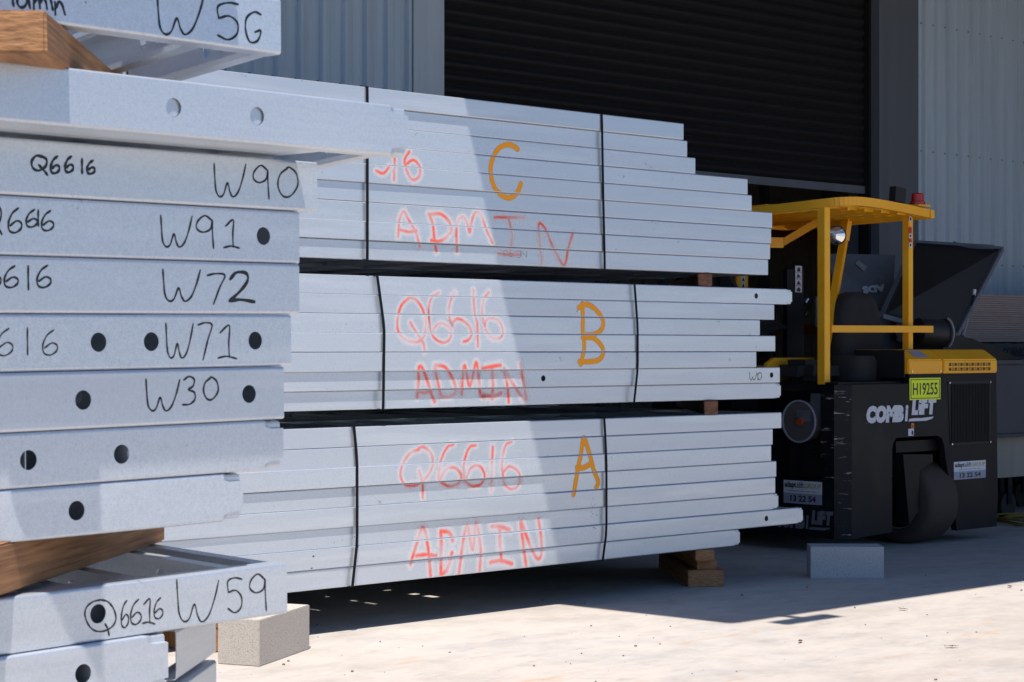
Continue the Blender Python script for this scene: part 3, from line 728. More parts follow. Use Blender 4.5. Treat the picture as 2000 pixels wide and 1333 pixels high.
# curved front rim of the roof
rim = smooth_path([(10.73, 9.05, 2.36), (10.72, 8.62, 2.375), (10.735, 8.40, 2.385), (10.80, 8.27, 2.395), (11.0, 8.235, 2.40), (11.4, 8.26, 2.385), (11.82, 8.30, 2.362)], 5)
b = bmesh.new()
for p, q in zip(rim, rim[1:]): bar(p, tuple(np.array(q)+(np.array(q)-np.array(p))*.04), .03, .060, b)
obj('roof_rim', b, M['yellow'], og)
b = bmesh.new(); 
back = [(10.76, 9.62, 2.33), (11.86, 9.62, 2.33)]
bar((10.73, 9.05, 2.36), (10.76, 9.62, 2.33), .05, .06, b); bar(back[0], back[1], .05, .06, b); bar((11.86, 9.62, 2.33), (11.88, 8.30, 2.36), .05, .06, b)
obj('roof_frame', b, M['yellow'], og)
for k in range(9):
    y = 8.38+k*.135; gbar((10.77, y, 2.372), (11.85, y, 2.358), .016, .03, 'roof_slat')
for k in range(5): gbar((10.90+k*.19, 8.30, 2.352), (10.90+k*.19+.16, 9.6, 2.330), .02, .022, 'roof_slat')
obj('roof_sheet', prism([(10.74, 8.90, 2.402), (11.88, 8.90, 2.394), (11.88, 9.66, 2.372), (10.74, 9.66, 2.372)], (0, 0, .006)), M['yellow'], og)
gbar((10.80, 9.55, 2.17), (11.32, 9.22, 2.17), .05, .075); gbar((11.32, 9.22, 2.17), (11.5, 8.95, 2.36), .05); gbar((11.0, 9.42, 2.19), (11.12, 9.2, 2.34), .045)
a = PN(1648, 470, 8.95); e = PN(1610, 690, 8.75); gbar(e, a, .05, .06, 'post'); gbar(a, PN(1655, 425, 8.95), .05, .06)
gbar((10.79, 8.375, 1.53), (11.93, 8.345, 1.535), .035, .048, 'grab_rail')
# stickers on the post
p = PN(1759, 430, 8.36)
for (py, h_, m) in ((416, .022, 'ink'), (427, .035, 'white'), (449, .045, 'redst'), (460, .032, 'white'), (469, .024, 'redst'), (478, .032, 'white')):
    q = PN(1761, py, 8.368); obj('post_sticker', box((11.692, 8.368-.0012, q.z-h_/2), (11.723, 8.3695, q.z+h_/2)), M[m], og)
    if m == 'white': obj('symbol', box((11.698, 8.3662, q.z-h_*.3), (11.717, 8.3667, q.z+h_*.3)), M['ink'], og)
# beacon and work light
c = PN(1792, 388, 8.42); bc = obj('beacon', tube([(c.x, 8.42, c.z-.045), (c.x, 8.42, c.z-.025), (c.x, 8.42, c.z-.02), (c.x, 8.42, c.z+.03), (c.x, 8.42, c.z+.038)], [.055, .055, .044, .042, .034], 20), M['red'], fk)
obj('beacon_plate', box((c.x-.07, 8.36, c.z-.062), (c.x+.075, 8.49, c.z-.047)), M['yellow'], bc)
obj('beacon_plate', box((c.x-.07, 8.36, c.z-.088), (c.x+.075, 8.49, c.z-.078)), M['yellow'], bc)
c = PN(1752, 381, 9.0); obj('work_light', bar((c.x, 9.0, c.z-.055), (c.x+.012, 9.0, c.z+.055), .13, .06), M['black'], fk)
# round mirror
c = PN(1634, 460, 8.80); dirm = (CAM-c).normalized(); dirm = (dirm+Vector((.05, 0, .02))).normalized()
s_ = dirm.cross(Vector((0, 0, 1))).normalized(); t_ = s_.cross(dirm)
bm = bmesh.new(); prev = None; r0 = .064
for j in range(9):
    rr = r0*(1-j/8); dep = .020*(1-(rr/r0)**2); ring = [bm.verts.new(c+dirm*dep+(s_*math.cos(a)+t_*math.sin(a))*max(rr, .0004)) for a in (2*math.pi*k/28 for k in range(28))]
    if prev:
        for k in range(28): bm.faces.new((prev[k], prev[(k+1) % 28], ring[(k+1) % 28], ring[k]))
    prev = ring
mr_ = obj('mirror_housing', tube([c-dirm*.025, c+dirm*.002], [.045, .070], 28), M['black'], fk, smooth=True)
bmesh.ops.recalc_face_normals(bm, faces=bm.faces); o = obj('mirror_glass', bm, M['mirror'], mr_)
for p in o.data.polygons: p.use_smooth = True
# seat
def cushion(name, a, b, m, parent, rz=0, bev=.05):
    bm = box(a, b); bmesh.ops.subdivide_edges(bm, edges=bm.edges[:], cuts=3, use_grid_fill=True)
    bmesh.ops.bevel(bm, geom=[e for e in bm.edges if e.is_boundary or e.calc_face_angle(0) > 1], offset=bev, segments=4, affect='EDGES')
    for v in bm.verts: v.co += Vector((math.sin(v.co.z*23+v.co.y*9), math.cos(v.co.z*17+v.co.x*11), math.sin(v.co.x*19))) * .006
    return obj(name, bm, m, parent, smooth=True)
def cover_shape(name, secs, parent, m):
    bm = bmesh.new(); prev = None
    for (z, cx, cy, rx, ry) in secs:
        ring = []
        for k in range(28):
            a = 2*math.pi*k/28; c_, s_ = math.cos(a), math.sin(a); e = .55
            ring.append(bm.verts.new((cx+rx*math.copysign(abs(c_)**e, c_)*(1+.025*math.sin(5*a+z*9)), cy+ry*math.copysign(abs(s_)**e, s_)*(1+.04*math.sin(7*a+z*6)), z)))
        if prev:
            for k in range(28): bm.faces.new((prev[k], prev[(k+1) % 28], ring[(k+1) % 28], ring[k]))
        else: bm.faces.new(ring[::-1])
        prev = ring
    bm.faces.new(prev); bmesh.ops.recalc_face_normals(bm, faces=bm.faces); return obj(name, bm, m, parent, smooth=True)
cover_shape('seat_back', [(1.16, 11.58, 8.78, .24, .14), (1.35, 11.58, 8.78, .255, .14), (1.50, 11.59, 8.79, .25, .13), (1.64, 11.60, 8.80, .235, .12), (1.73, 11.61, 8.80, .20, .10), (1.785, 11.62, 8.80, .15, .07), (1.805, 11.62, 8.80, .08, .03)], fk, M['seat'])
cover_shape('seat_cushion', [(1.17, 11.40, 8.62, .17, .16), (1.30, 11.40, 8.62, .18, .17), (1.345, 11.40, 8.62, .16, .15)], fk, M['seat'])
obj('cover_piping', tube(smooth_path([(11.50, 8.70, 1.62), (11.62, 8.70, 1.600), (11.78, 8.72, 1.635)], 5), .003, 6), M['lilac'], fk)
# ADS hood panel
q = [PN(1640, 612, 9.35), PN(1757, 600, 9.35), PN(1757, 520, 9.75), PN(1742, 498, 9.85), PN(1616, 496, 9.85), PN(1616, 560, 9.6)]
q2 = [PN(1640, 612, 9.35), PN(1745, 600, 9.35), PN(1748, 498, 9.85), PN(1616, 496, 9.85)]
ap = quadpanel('rear_hood', M['hood'], fk, *q2, -.03); ap['label'] = 'grey panel with worn stencilled letters upside down'
xa = (q2[1]-q2[0]).normalized(); ya = (q2[3]-q2[0]).normalized(); nr = xa.cross(ya)
bt = fit(text_bm('ADS', .1, off=.006), .30, .105); oo = PN(1727, 552, 9.5)
# upside down: x runs left, y runs down
pl0 = q2[0]; oo = ray(1727, 556); k_ = (pl0-CAM).dot(nr)/oo.dot(nr); oo = CAM+oo*k_
if nr.dot(CAM-pl0) < 0: nr = -nr
place('lettering', bt, M['ltr_mid'], ap, oo+nr*.004+(-ya)*0.0, -xa, -ya)
cl = PN(1672, 512, 9.6); obj('latch', bar(cl, cl+Vector((.05, -.05, -.06)), .07, .04), M['jamb'], ap)
# main raised hood, seen from below
q = [PN(1722, 618, 9.0), PN(1868, 655, 8.95), PN(1957, 486, 9.05), PN(1787, 475, 9.7)]
hd = quadpanel('raised_hood', M['hoodin'], fk, q[0], q[1], q[2], q[3], .02); hd['label'] = 'large black engine hood propped wide open'
b = bmesh.new()
for i in range(4): bar(q[i], q[(i+1) % 4], .035, .035, b)
obj('hood_lip', b, M['hood'], hd)
lp = quadpanel('hood_edge', M['hood'], hd, PN(1787, 490, 9.69), PN(1957, 487, 9.03), PN(1940, 480, 9.10), PN(1787, 471, 9.72), .012)
obj('hood_handle', bar(PN(1862, 474, 9.42), PN(1885, 482, 9.33), .03, .02), M['black'], hd)
st = obj('gas_strut', bar(PN(1902, 575, 9.0), PN(1894, 610, 8.97), .022, .022), M['black'], fk)
obj('strut_rod', bar(PN(1894, 610, 8.97), PN(1882, 656, 8.93), .010, .010), M['lilac'], st); obj('strut_label', bar(PN(1903, 566, 9.0), PN(1901, 577, 9.0), .024, .024), M['ltr'], st)
# air cleaner
c = PN(1832, 650, 8.75); ax = Vector((.92, -.35, -.05)).normalized()
ac = obj('air_cleaner', tube([c-ax*.20, c-ax*.18, c+ax*.04, c+ax*.045, c+ax*.08, c+ax*.085, c+ax*.11], [.07, .100, .100, .108, .108, .092, .080], 26), M['black'], fk, smooth=True)
b = bmesh.new()
for k in range(9):
    a0 = -1.1+k*.26; s1 = ax.cross(Vector((0, 0, 1))).normalized(); t1 = Vector((0, 0, 1))
    def pp(a): return c+ax*.062+(s1*math.cos(a)+t1*math.sin(a))*.1105
    bar(pp(a0), pp(a0+.265), .028, .003, b, up=ax)
obj('label_band', b, M['white'], ac)
# sloping dark fender going back right
obj('lower_hood', prism([PN(1850, 652, 8.9), PN(1900, 662, 8.9), PN(1995, 702, 9.0), PN(1985, 712, 9.0), PN(1840, 690, 8.9)], (0, .04, 0)), M['hoodin'], fk)
# mast and load area behind the guard
ms = obj('mast', box((11.55, 10.02, .2), (11.72, 10.2, 2.25)), M['fblack'], fk)
obj('mast_rail', box((11.24, 9.86, .2), (11.36, 10.0, 2.25)), M['fblack'], ms); obj('mast_rail', box((11.02, 9.86, .2), (11.10, 10.0, 2.2)), M['fblack'], ms)
obj('mast_head', box((10.9, 9.84, 2.08), (11.9, 10.02, 2.2)), M['jamb'], ms)
obj('chain_box', box((11.40, 9.80, 1.95), (11.6, 9.95, 2.06)), M['jamb'], ms)
for k in range(4): obj('mast_hose', tube(smooth_path([(11.36+.02*k, 9.8, 1.98-.01*k), (11.42+.02*k, 9.75, 1.86-.02*k), (11.56, 9.74, 1.80-.015*k), (11.75, 9.78, 1.82-.015*k)], 5), .011, 8), M['black'], ms, smooth=True)
a = PN(1554, 572, 9.55); e = PN(1567, 520, 9.55)
obj('mast_guard', box((a.x-.09, 9.56, 1.25), (e.x+.03, 9.60, 2.0)), M['fblack'], ms)
stt = obj('warning_strip', box((a.x, 9.553, a.z), (e.x, 9.556, e.z)), M['white'], ms)
hh_ = (e.z-a.z)/4
for k in range(4):
    zz = a.z+hh_*k; x_ = a.x
    sh = [[(.2, .2), (.7, .15), (.8, .5), (.5, .85), (.25, .6)], [(.15, .2), (.85, .2), (.7, .45), (.5, .8), (.3, .5)], [(.2, .15), (.5, .3), (.8, .2), (.6, .6), (.35, .85)], [(.3, .15), (.7, .15), (.75, .55), (.5, .85), (.25, .5)]][k]
    obj('symbol', prism([(a.x+(e.x-a.x)*u, 9.5515, zz+hh_*v) for u, v in sh], (0, .001, 0)), M['ink'], stt)
    obj('divider', box((a.x, 9.5515, zz), (e.x, 9.5527, zz+.004)), M['redst'], stt)
obj('cross_beam', box((10.85, 9.45, 1.20), (11.7, 9.5, 1.27)), M['yellow'], fk)
obj('mudguard', prism([(10.80+.02, 8.95+.0, 1.167), (10.82, 8.95, 1.29), (10.9, 8.95, 1.33), (11.35, 8.95, 1.33), (11.35, 8.95, 1.167)], (0, .03, 0)), M['yellow'], fk)
cushion('battery_cover', (10.84, 8.62, 1.167), (11.33, 8.93, 1.315), M['seat'], fk, bev=.08)
a = PN(1560, 640, 9.3)
for k in range(5): obj('loose_hose', tube(smooth_path([(10.7, 9.2+.03*k, 1.62-.03*k), (10.95, 9.22, 1.56-.03*k), (11.2, 9.25, 1.60-.02*k), (11.45, 9.3, 1.55)], 5), .014, 8), M['black'], fk, smooth=True)
obj('grey_panel', quadpanel('grey_panel', M['jamb'], fk, PN(1590, 640, 9.2), PN(1628, 640, 9.2), PN(1632, 590, 9.3), PN(1592, 580, 9.3), .01).data and box((0, 0, 0), (.001, .001, .001)), M['jamb'], fk) if False else quadpanel('console', M['jamb'], fk, PN(1592, 640, 9.2), PN(1630, 640, 9.2), PN(1628, 590, 9.3), PN(1592, 580, 9.3), .01)
obj('console_decal', box((11.12, 8.70, 1.36), (11.20, 8.702, 1.42)), M['white'], fk)
for k, (px, py) in enumerate(((1515, 576), (1574, 618), (1573, 592))):
    p = PN(px, py, 9.4); obj('fitting', tube([p, p+Vector((.03, 0, .03))], .012, 8), M['chrome'], fk)
# chromed fitting below yellow mast foot seen between the bundles
p = PN(1450, 552, 10.3); yb2 = obj('guard_strip', box((p.x-.07, 10.3, p.z-.12), (p.x+.07, 10.34, p.z+.06)), M['yellow'], fk); obj('strip_sticker', box((p.x-.015, 10.298, p.z-.1), (p.x+.03, 10.2995, p.z+.05)), M['white'], yb2)
for k in range(3): obj('symbol', prism([(p.x-.010, 10.2965, p.z-.09+k*.05), (p.x+.024, 10.2965, p.z-.09+k*.05), (p.x+.010, 10.2965, p.z-.055+k*.05)], (0, .001, 0)), M['ink'], yb2)

# ------------------------------------------------------------------ things right of the forklift
bs = thing('board_stack', 'tall stack of thin pinkish boards on dark bearers against the right wall', 'board stack', (16, 9.9, .9))
z = 1.455; k = 0
while z < 1.87:
    h = random.uniform(.014, .019); dx = random.uniform(-.02, .02); dy = random.uniform(-.008, .008)
    x0 = 14.62
    obj('sheet', box((x0+dx, 9.9+dy, z), (17.6, 10.6, z+h)), M['board'], bs); z += h+.002; k += 1
lowp = obj('lower_pack', box((14.75, 9.94, 1.30), (17.6, 10.55, 1.44)), M['steel'], bs)
place('lettering', fit(text_bm('CORNICE', .1, off=.004), .42, .085), M['ink'], lowp, (15.30, 9.938, 1.32), (1, 0, 0), (0, 0, 1))
for x in (14.9, 16.0, 17.2): obj('bearer', box((x, 9.95, 0), (x+.1, 10.5, 1.299)), M['hoodin'], bs)
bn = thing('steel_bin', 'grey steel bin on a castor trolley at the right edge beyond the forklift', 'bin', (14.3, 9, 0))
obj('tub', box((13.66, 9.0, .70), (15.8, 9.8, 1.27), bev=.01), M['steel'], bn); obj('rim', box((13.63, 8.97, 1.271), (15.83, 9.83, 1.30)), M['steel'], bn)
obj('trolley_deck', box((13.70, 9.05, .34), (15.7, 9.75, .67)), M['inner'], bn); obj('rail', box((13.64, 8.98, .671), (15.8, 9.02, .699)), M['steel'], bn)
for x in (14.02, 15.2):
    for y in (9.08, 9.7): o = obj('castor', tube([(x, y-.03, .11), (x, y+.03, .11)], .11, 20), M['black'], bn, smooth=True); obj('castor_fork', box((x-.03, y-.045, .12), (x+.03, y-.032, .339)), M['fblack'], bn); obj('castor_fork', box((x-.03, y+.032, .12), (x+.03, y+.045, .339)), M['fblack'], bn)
hc = PZ(2015, 1024); pts = []
for k in range(90):
    a = k*.32; r = .30+.05*math.sin(k*.09)+.02*math.sin(k*1.3); pts.append((hc.x+.15+r*1.2*math.cos(a), hc.y+r*math.sin(a), .010+.004*(k % 5)/2+.0004*k))
tag(obj('hose_coil', tube(pts, .008, 6), mat('yellow_hose', (.20, .13, .02), .7), smooth=True), 'loose coil of yellow hose on the slab at the right edge', 'hose')

# ------------------------------------------------------------------ handwriting and spray paint
def to_local(t, px, py):
    mi = t.matrix_world.inverted(); o = mi @ CAM; d = mi.to_3x3() @ ray(px, py); k = -o.y/d.y; p = o+d*k; return (p.x, p.z)
G = {
 'W': [[(0, 0), (.02, .35), (.06, .8), (.17, .99), (.30, .92), (.42, .58), (.50, .85), (.60, 1.0), (.76, .85), (.90, .45), (1, .02)]],
 '9': [[(.82, .12), (.45, -.02), (.08, .16), (.03, .38), (.35, .50), (.75, .40), (.84, .12), (.86, .5), (.92, 1)]],
 '0': [[(.50, .02), (.12, .25), (.02, .62), (.25, .95), (.62, .95), (.96, .60), (.88, .2), (.55, .0), (.42, .06)]],
 '1': [[(.15, .22), (.62, 0), (.60, .5), (.62, .96)], [(.05, .98), (.5, .93), (1, 1)]],
 'l': [[(.5, 0), (.5, .5), (.55, 1)]],
 '2': [[(.05, .25), (.30, .03), (.68, .06), (.72, .32), (.40, .68), (.02, .97)], [(.02, .97), (.45, .93), (1, 1)]],
 '3': [[(.10, .12), (.45, 0), (.80, .10), (.72, .34), (.40, .46), (.80, .56), (.85, .80), (.50, .98), (.02, 1)]],
 '5': [[(.98, .04), (.55, .0), (.12, .10), (.15, .42)], [(.15, .42), (.60, .36), (.95, .55), (.92, .85), (.55, 1.0), (.12, .88)]],
 '6': [[(.72, 0), (.30, .22), (.05, .60), (.12, .92), (.50, 1.0), (.88, .84), (.92, .62), (.60, .52), (.15, .72)]],
 '7': [[(.02, .06), (.5, .0), (1, .06), (.72, .45), (.38, 1)]],
 'G': [[(.95, .08), (.55, .0), (.1, .2), (.05, .6), (.30, .98), (.75, .95), (.95, .62), (.6, .66)]],
 'Q': [[(.70, .08), (.30, .02), (.03, .30), (.10, .65), (.45, .78), (.85, .55), (.90, .22), (.60, .02)], [(.45, .50), (.72, .75), (.95, 1)]],
 'd': [[(.75, .35), (.3, .4), (.05, .7), (.3, .98), (.7, .8), (.82, 0), (.85, .6), (.95, 1)]],
 'm': [[(.05, .2), (.08, 1)], [(.08, .6), (.3, .25), (.45, .45), (.5, .95)], [(.5, .6), (.72, .25), (.9, .5), (1, 1)]],
 'n': [[(.05, .1), (.10, 1)], [(.10, .6), (.45, .05), (.75, .35), (1, 1)]],
 'i': [[(.3, .1), (.5, .5), (.7, 1)]],
 'A': [[(0, 1), (.35, .3), (.5, 0), (.7, .45), (1, 1)], [(.2, .62), (.8, .6)]],
 'N': [[(0, 1), (.05, 0)], [(.05, 0), (.9, 1)], [(.9, 1), (.95, 0)]],
 'E': [[(.9, 0), (.1, .05), (.1, .95), (.95, 1)], [(.1, .5), (.8, .5)]],
 'P': [[(.1, 0), (.12, 1)], [(.1, .05), (.8, .1), (.8, .45), (.15, .55)]],
 'C': [[(.9, .1), (.4, 0), (.05, .5), (.4, 1), (.95, .9)]],
 'K': [[(.1, 0), (.12, 1)], [(.9, 0), (.15, .5), (1, 1)]],
 'q': [[(.05, .02), (.1, 1)], [(.9, 0), (.95, 1)], [(.1, .9), (.5, .4), (.9, .1)]],
}
rw = random.Random(3)
def ribbon(bm, pts, wd, y):
    P = smooth_path(pts, 6) if len(pts) > 2 else [np.array(pts[0]), np.array(pts[1])]
    P = [np.array(p) for p in P]; L_ = []; n = len(P)
    for i, p in enumerate(P):
        d = P[min(i+1, n-1)]-P[max(i-1, 0)]; d = d/(np.hypot(*d)+1e-9); nn = np.array([-d[1], d[0]])
        w_ = wd*(.5+.10*math.sin(i*.7)+.06*rw.random())*(.75 if i in (0, n-1) else 1)
        L_.append((bm.verts.new((p[0]+nn[0]*w_, y, p[1]+nn[1]*w_)), bm.verts.new((p[0]-nn[0]*w_, y, p[1]-nn[1]*w_))))
    for a, b in zip(L_, L_[1:]): bm.faces.new((a[0], a[1], b[1], b[0]))
    for (c, s) in ((P[0], 0), (P[-1], 0)):                       # round ends
        v = [bm.verts.new((c[0]+wd*.48*math.cos(k*math.pi/4), y-.00003, c[1]+wd*.48*math.sin(k*math.pi/4))) for k in range(8)]; bm.faces.new(v)
def write(t, items, wd=.0034, flip=False, name='handwriting', m='marker'):
    bm = bmesh.new(); j = 0
    for ch, x0, y0, x1, y1 in items:
        for st_ in G[ch]:
            pts = []
            for (u, v) in st_:
                if flip: u, v = 1-u, 1-v
                pts.append(to_local(t, x0+(x1-x0)*u, y0+(y1-y0)*v))
            ribbon(bm, pts, wd, -.0003-.00004*(j % 4)); j += 1
    bmesh.ops.recalc_face_normals(bm, faces=bm.faces)
    me = bpy.data.meshes.new(name); bm.to_mesh(me); bm.free(); me.materials.append(M[m]); link(name, me, t)
write(NF['W56'], [('W', 307, -8, 398, 68), ('5', 420, 6, 466, 78), ('G', 478, 24, 511, 83)], .0037)
write(NF['W56'], [('i', 18, -22, 30, 12), ('d', 32, -26, 60, 16), ('m', 64, -10, 92, 18), ('i', 96, -2, 106, 20), ('n', 106, 2, 127, 29)], .0042)
write(NF['W90'], [('Q', 61, 304, 94, 342), ('6', 98, 306, 117, 339), ('6', 126, 306, 144, 337), ('l', 156, 311, 164, 339), ('6', 169, 314, 186, 340)], .0044)
write(NF['W90'], [('W', 418, 320, 480, 385), ('9', 494, 325, 528, 389), ('0', 542, 327, 583, 386)])
write(NF['W91'], [('Q', -30, 398, 5, 458), ('6', 15, 407, 44, 455), ('6', 50, 410, 74, 444), ('l', 71, 411, 78, 442), ('6', 80, 412, 106, 451)])
write(NF['W91'], [('W', 314, 422, 375, 483), ('9', 383, 423, 420, 485), ('1', 436, 430, 467, 485)])
write(NF['W72'], [('6', -20, 520, 3, 560), ('6', 7, 520, 37, 562), ('l', 50, 520, 60, 566), ('6', 71, 519, 101, 562)])
write(NF['W72'], [('W', 318, 527, 391, 589), ('7', 404, 535, 439, 594)], .0036); write(NF['W72'], [('2', 447, 531, 497, 590)], .0058)
write(NF['W71'], [('6', -8, 642, 27, 695), ('l', 49, 641, 58, 694), ('6', 82, 645, 114, 694)], .0026)
write(NF['W71'], [('W', 324, 632, 377, 700), ('7', 386, 631, 414, 703), ('1', 424, 636, 462, 701)], .0032)
write(NF['W30'], [('W', 285, 741, 351, 803), ('3', 356, 736, 385, 791), ('0', 397, 737, 427, 782)])
write(NF['W59'], [('6', 236, 1173, 252, 1226), ('6', 254, 1171, 277, 1220), ('1', 277, 1170, 302, 1219), ('6', 300, 1168, 319, 1209)], .0028)
write(NF['W59'], [('W', 345, 1133, 427, 1215), ('5', 441, 1129, 473, 1197), ('9', 487, 1123, 523, 1193)], .0030)
bm = bmesh.new(); cx, cy = 196, 1203
ribbon(bm, [to_local(NF['W59'], cx+30*math.cos(a)+1.5*math.sin(3*a), cy+31*math.sin(a)) for a in (2*math.pi*k/14-1.6 for k in range(15))], .003, -.0003)
ribbon(bm, [to_local(NF['W59'], *p) for p in ((205, 1219), (210, 1228), (213, 1241))], .0034, -.00036)
me = bpy.data.meshes.new('handwriting'); bm.to_mesh(me); bm.free(); me.materials.append(M['marker']); link('handwriting', me, NF['W59'])
write(PF[('B', 5)], [('W', 1464, 728, 1478, 743), ('l', 1479, 729, 1481, 743), ('0', 1480, 728, 1488, 742)], .0045)
ux = 1
write(PF[('C', 8)], [('N', 1018, 491, 1029, 503), ('E', 1011, 491, 1017, 503), ('W', 1001, 490, 1012, 502), ('P', 995, 490, 1000, 502), ('A', 990, 489, 997, 501), ('C', 985, 489, 990, 501), ('K', 979, 489, 985, 501)], .0020, flip=True)

def spray(key, strokes, T, m, lim, k=1.0):
    """strokes in crop coordinates (T = x offset, y offset, scale); one piece of paint on every frame they cross"""
    ox, oy, sc = T; pix = [[(ox+x/sc, oy+y/sc) for x, y in s] for s in strokes]; n = len(ends[key])
    for i in range(n):
        t = PF[(key, i)]; L_ = [np.array([np.array(p) for p in smooth_path([to_local(t, *p) for p in s], 6)]) for s in pix]
        A = np.concatenate([l[:-1] for l in L_]); B = np.concatenate([l[1:] for l in L_])
        x0 = min(A[:, 0].min(), B[:, 0].min())-lim; x1 = max(A[:, 0].max(), B[:, 0].max())+lim
        zlo = min(A[:, 1].min(), B[:, 1].min())-lim; zhi = max(A[:, 1].max(), B[:, 1].max())+lim
        hh = base[key][1]-.0007; za, zb = max(zlo, .0046), min(zhi, hh-.0046)
        if zb-za < .004: continue
        nx = max(2, int((x1-x0)/.0045)); nz_ = max(2, int((zb-za)/.0045)+1)
        X, Z = np.meshgrid(np.linspace(x0, x1, nx), np.linspace(za, zb, nz_), indexing='ij'); Pt = np.stack([X.ravel(), Z.ravel()], 1)
        D = np.full(len(Pt), 9.0); AB = B-A; LL = (AB**2).sum(1)+1e-12
        for a, ab, ll in zip(A, AB, LL):
            q = Pt-a; h = np.clip((q @ ab)/ll, 0, 1); D = np.minimum(D, np.hypot(*(q-h[:, None]*ab).T))
        D = D*k
        idx = lambda a, b: a*nz_+b; faces = []
        Dg = D.reshape(nx, nz_)
        keep = np.minimum(np.minimum(Dg[:-1, :-1], Dg[1:, :-1]), np.minimum(Dg[:-1, 1:], Dg[1:, 1:])) < lim
        for a, b in zip(*np.nonzero(keep)): faces.append((idx(a, b), idx(a+1, b), idx(a+1, b+1), idx(a, b+1)))
        if not faces: continue
        used = sorted({v for f in faces for v in f}); mp = {v: j for j, v in enumerate(used)}
        me = bpy.data.meshes.new('spray_paint'); me.from_pydata([(Pt[v][0], -.0004 if m == 'sp_red' else -.0007, Pt[v][1]) for v in used], [], [tuple(mp[v] for v in f) for f in faces])
        at = me.attributes.new('dist', 'FLOAT', 'POINT'); at.data.foreach_set('value', [float(D[v]) for v in used]); me.materials.append(M[m]); link('spray_paint', me, t)
Z4 = (560, 120, 3.174); Z6 = (560, 500, 3.333); Z7 = (1100, 500, 3.702); Z8 = (560, 780, 2.898); Z9 = (1100, 780, 3.174)
spray('C', [[(1432, 545), (1380, 516), (1310, 545), (1268, 635), (1268, 720), (1300, 800), (1370, 848), (1425, 820), (1452, 760)]], Z4, 'sp_org', .022)
spray('C', [[(555, 680), (600, 695), (635, 655)], [(668, 560), (668, 655), (665, 735)], [(760, 560), (730, 620), (760, 715), (795, 735), (825, 705), (822, 650), (785, 612), (745, 635)]], Z4, 'sp_red', .034)
spray('C', [[(690, 1090), (700, 980), (725, 930), (750, 975), (800, 1060), (825, 1150)], [(705, 1045), (760, 1058), (805, 1050)]], Z4, 'sp_red', .034)
spray('C', [[(880, 945), (905, 1010), (915, 1100), (928, 1180)], [(885, 950), (960, 950), (1015, 1010), (1010, 1070), (950, 1115), (895, 1110)]], Z4, 'sp_red', .034, .9)
spray('C', [[(1055, 1180), (1052, 1060), (1065, 985), (1095, 968), (1120, 1010), (1135, 1062), (1150, 980), (1175, 935), (1205, 955), (1240, 1050), (1275, 1128)]], Z4, 'sp_red', .034)
spray('C', [[(1290, 968), (1380, 968), (1475, 970)], [(1375, 970), (1397, 1080), (1385, 1190)], [(1310, 1190), (1380, 1200), (1450, 1198)]], Z4, 'sp_red', .022, 1.05)
spray('C', [[(1580, 1255), (1568, 1120), (1562, 1010), (1600, 1035), (1650, 1150), (1718, 1265), (1745, 1160), (1772, 1070)]], Z4, 'sp_red', .022)
spray('B', [[(805, 268), (745, 325), (720, 430), (730, 500), (780, 550), (850, 560), (895, 520), (905, 430), (880, 340), (840, 285), (800, 270)], [(805, 435), (850, 510), (885, 560), (900, 620)]], Z6, 'sp_red', .034)
spray('B', [[(990, 240), (945, 270), (925, 340), (928, 430), (950, 520), (1010, 565), (1060, 545), (1068, 485), (1030, 447), (985, 445), (950, 490)]], Z6, 'sp_red', .034, 1.1)
spray('B', [[(1095, 240), (1070, 280), (1055, 370), (1075, 455), (1085, 430), (1120, 410), (1180, 450), (1202, 505), (1185, 545), (1150, 558)]], Z6, 'sp_red', .034)
spray('B', [[(1215, 225), (1218, 300), (1225, 380), (1240, 450), (1245, 590)]], Z6, 'sp_red', .034)
spray('B', [[(1315, 235), (1280, 290), (1272, 370), (1290, 460), (1295, 425), (1330, 405), (1385, 430), (1407, 500), (1380, 540), (1330, 530), (1295, 480)]], Z6, 'sp_red', .034)
spray('B', [[(850, 915), (858, 820), (860, 728), (885, 735), (920, 830), (940, 900), (962, 950)], [(852, 885), (900, 890), (940, 882)]], Z6, 'sp_red', .034, .8)
spray('B', [[(962, 720), (985, 830), (1005, 915)], [(965, 712), (1030, 725), (1075, 790), (1100, 870), (1070, 915), (1005, 918)]], Z6, 'sp_red', .034, .85)
spray('B', [[(1140, 900), (1145, 790), (1160, 715), (1192, 850), (1232, 695), (1250, 800), (1262, 905), (1290, 920)]], Z6, 'sp_red', .034, .85)
spray('B', [[(1272, 735), (1340, 720), (1392, 712)], [(1335, 722), (1342, 830), (1338, 930)], [(1280, 905), (1340, 915), (1395, 895)]], Z6, 'sp_red', .034, .75)
spray('B', [[(1445, 955), (1435, 840), (1415, 735), (1470, 830), (1555, 940), (1540, 820), (1520, 705)]], Z6, 'sp_red', .034, .85)
spray('B', [[(138, 345), (142, 450), (142, 560), (152, 660), (128, 785)], [(112, 375), (175, 352), (240, 395), (288, 470), (275, 535), (215, 570), (145, 572)], [(140, 590), (215, 595), (272, 645), (290, 700), (262, 750), (200, 765), (118, 765)]], Z7, 'sp_org', .022)
spray('A', [[(750, 285), (700, 305), (655, 370), (645, 440), (675, 485), (740, 482), (800, 430), (826, 370), (815, 305), (770, 270), (735, 290)], [(750, 405), (768, 470), (770, 562)]], Z8, 'sp_red', .034)
spray('A', [[(945, 255), (910, 272), (878, 330), (862, 410), (862, 460), (900, 400), (950, 388), (987, 430), (970, 478), (915, 492), (865, 465)]], Z8, 'sp_red', .034)
spray('A', [[(1070, 262), (1035, 272), (1008, 340), (1000, 420), (1010, 465), (1040, 392), (1090, 378), (1120, 430), (1100, 480), (1050, 492), (1005, 465)]], Z8, 'sp_red', .034)
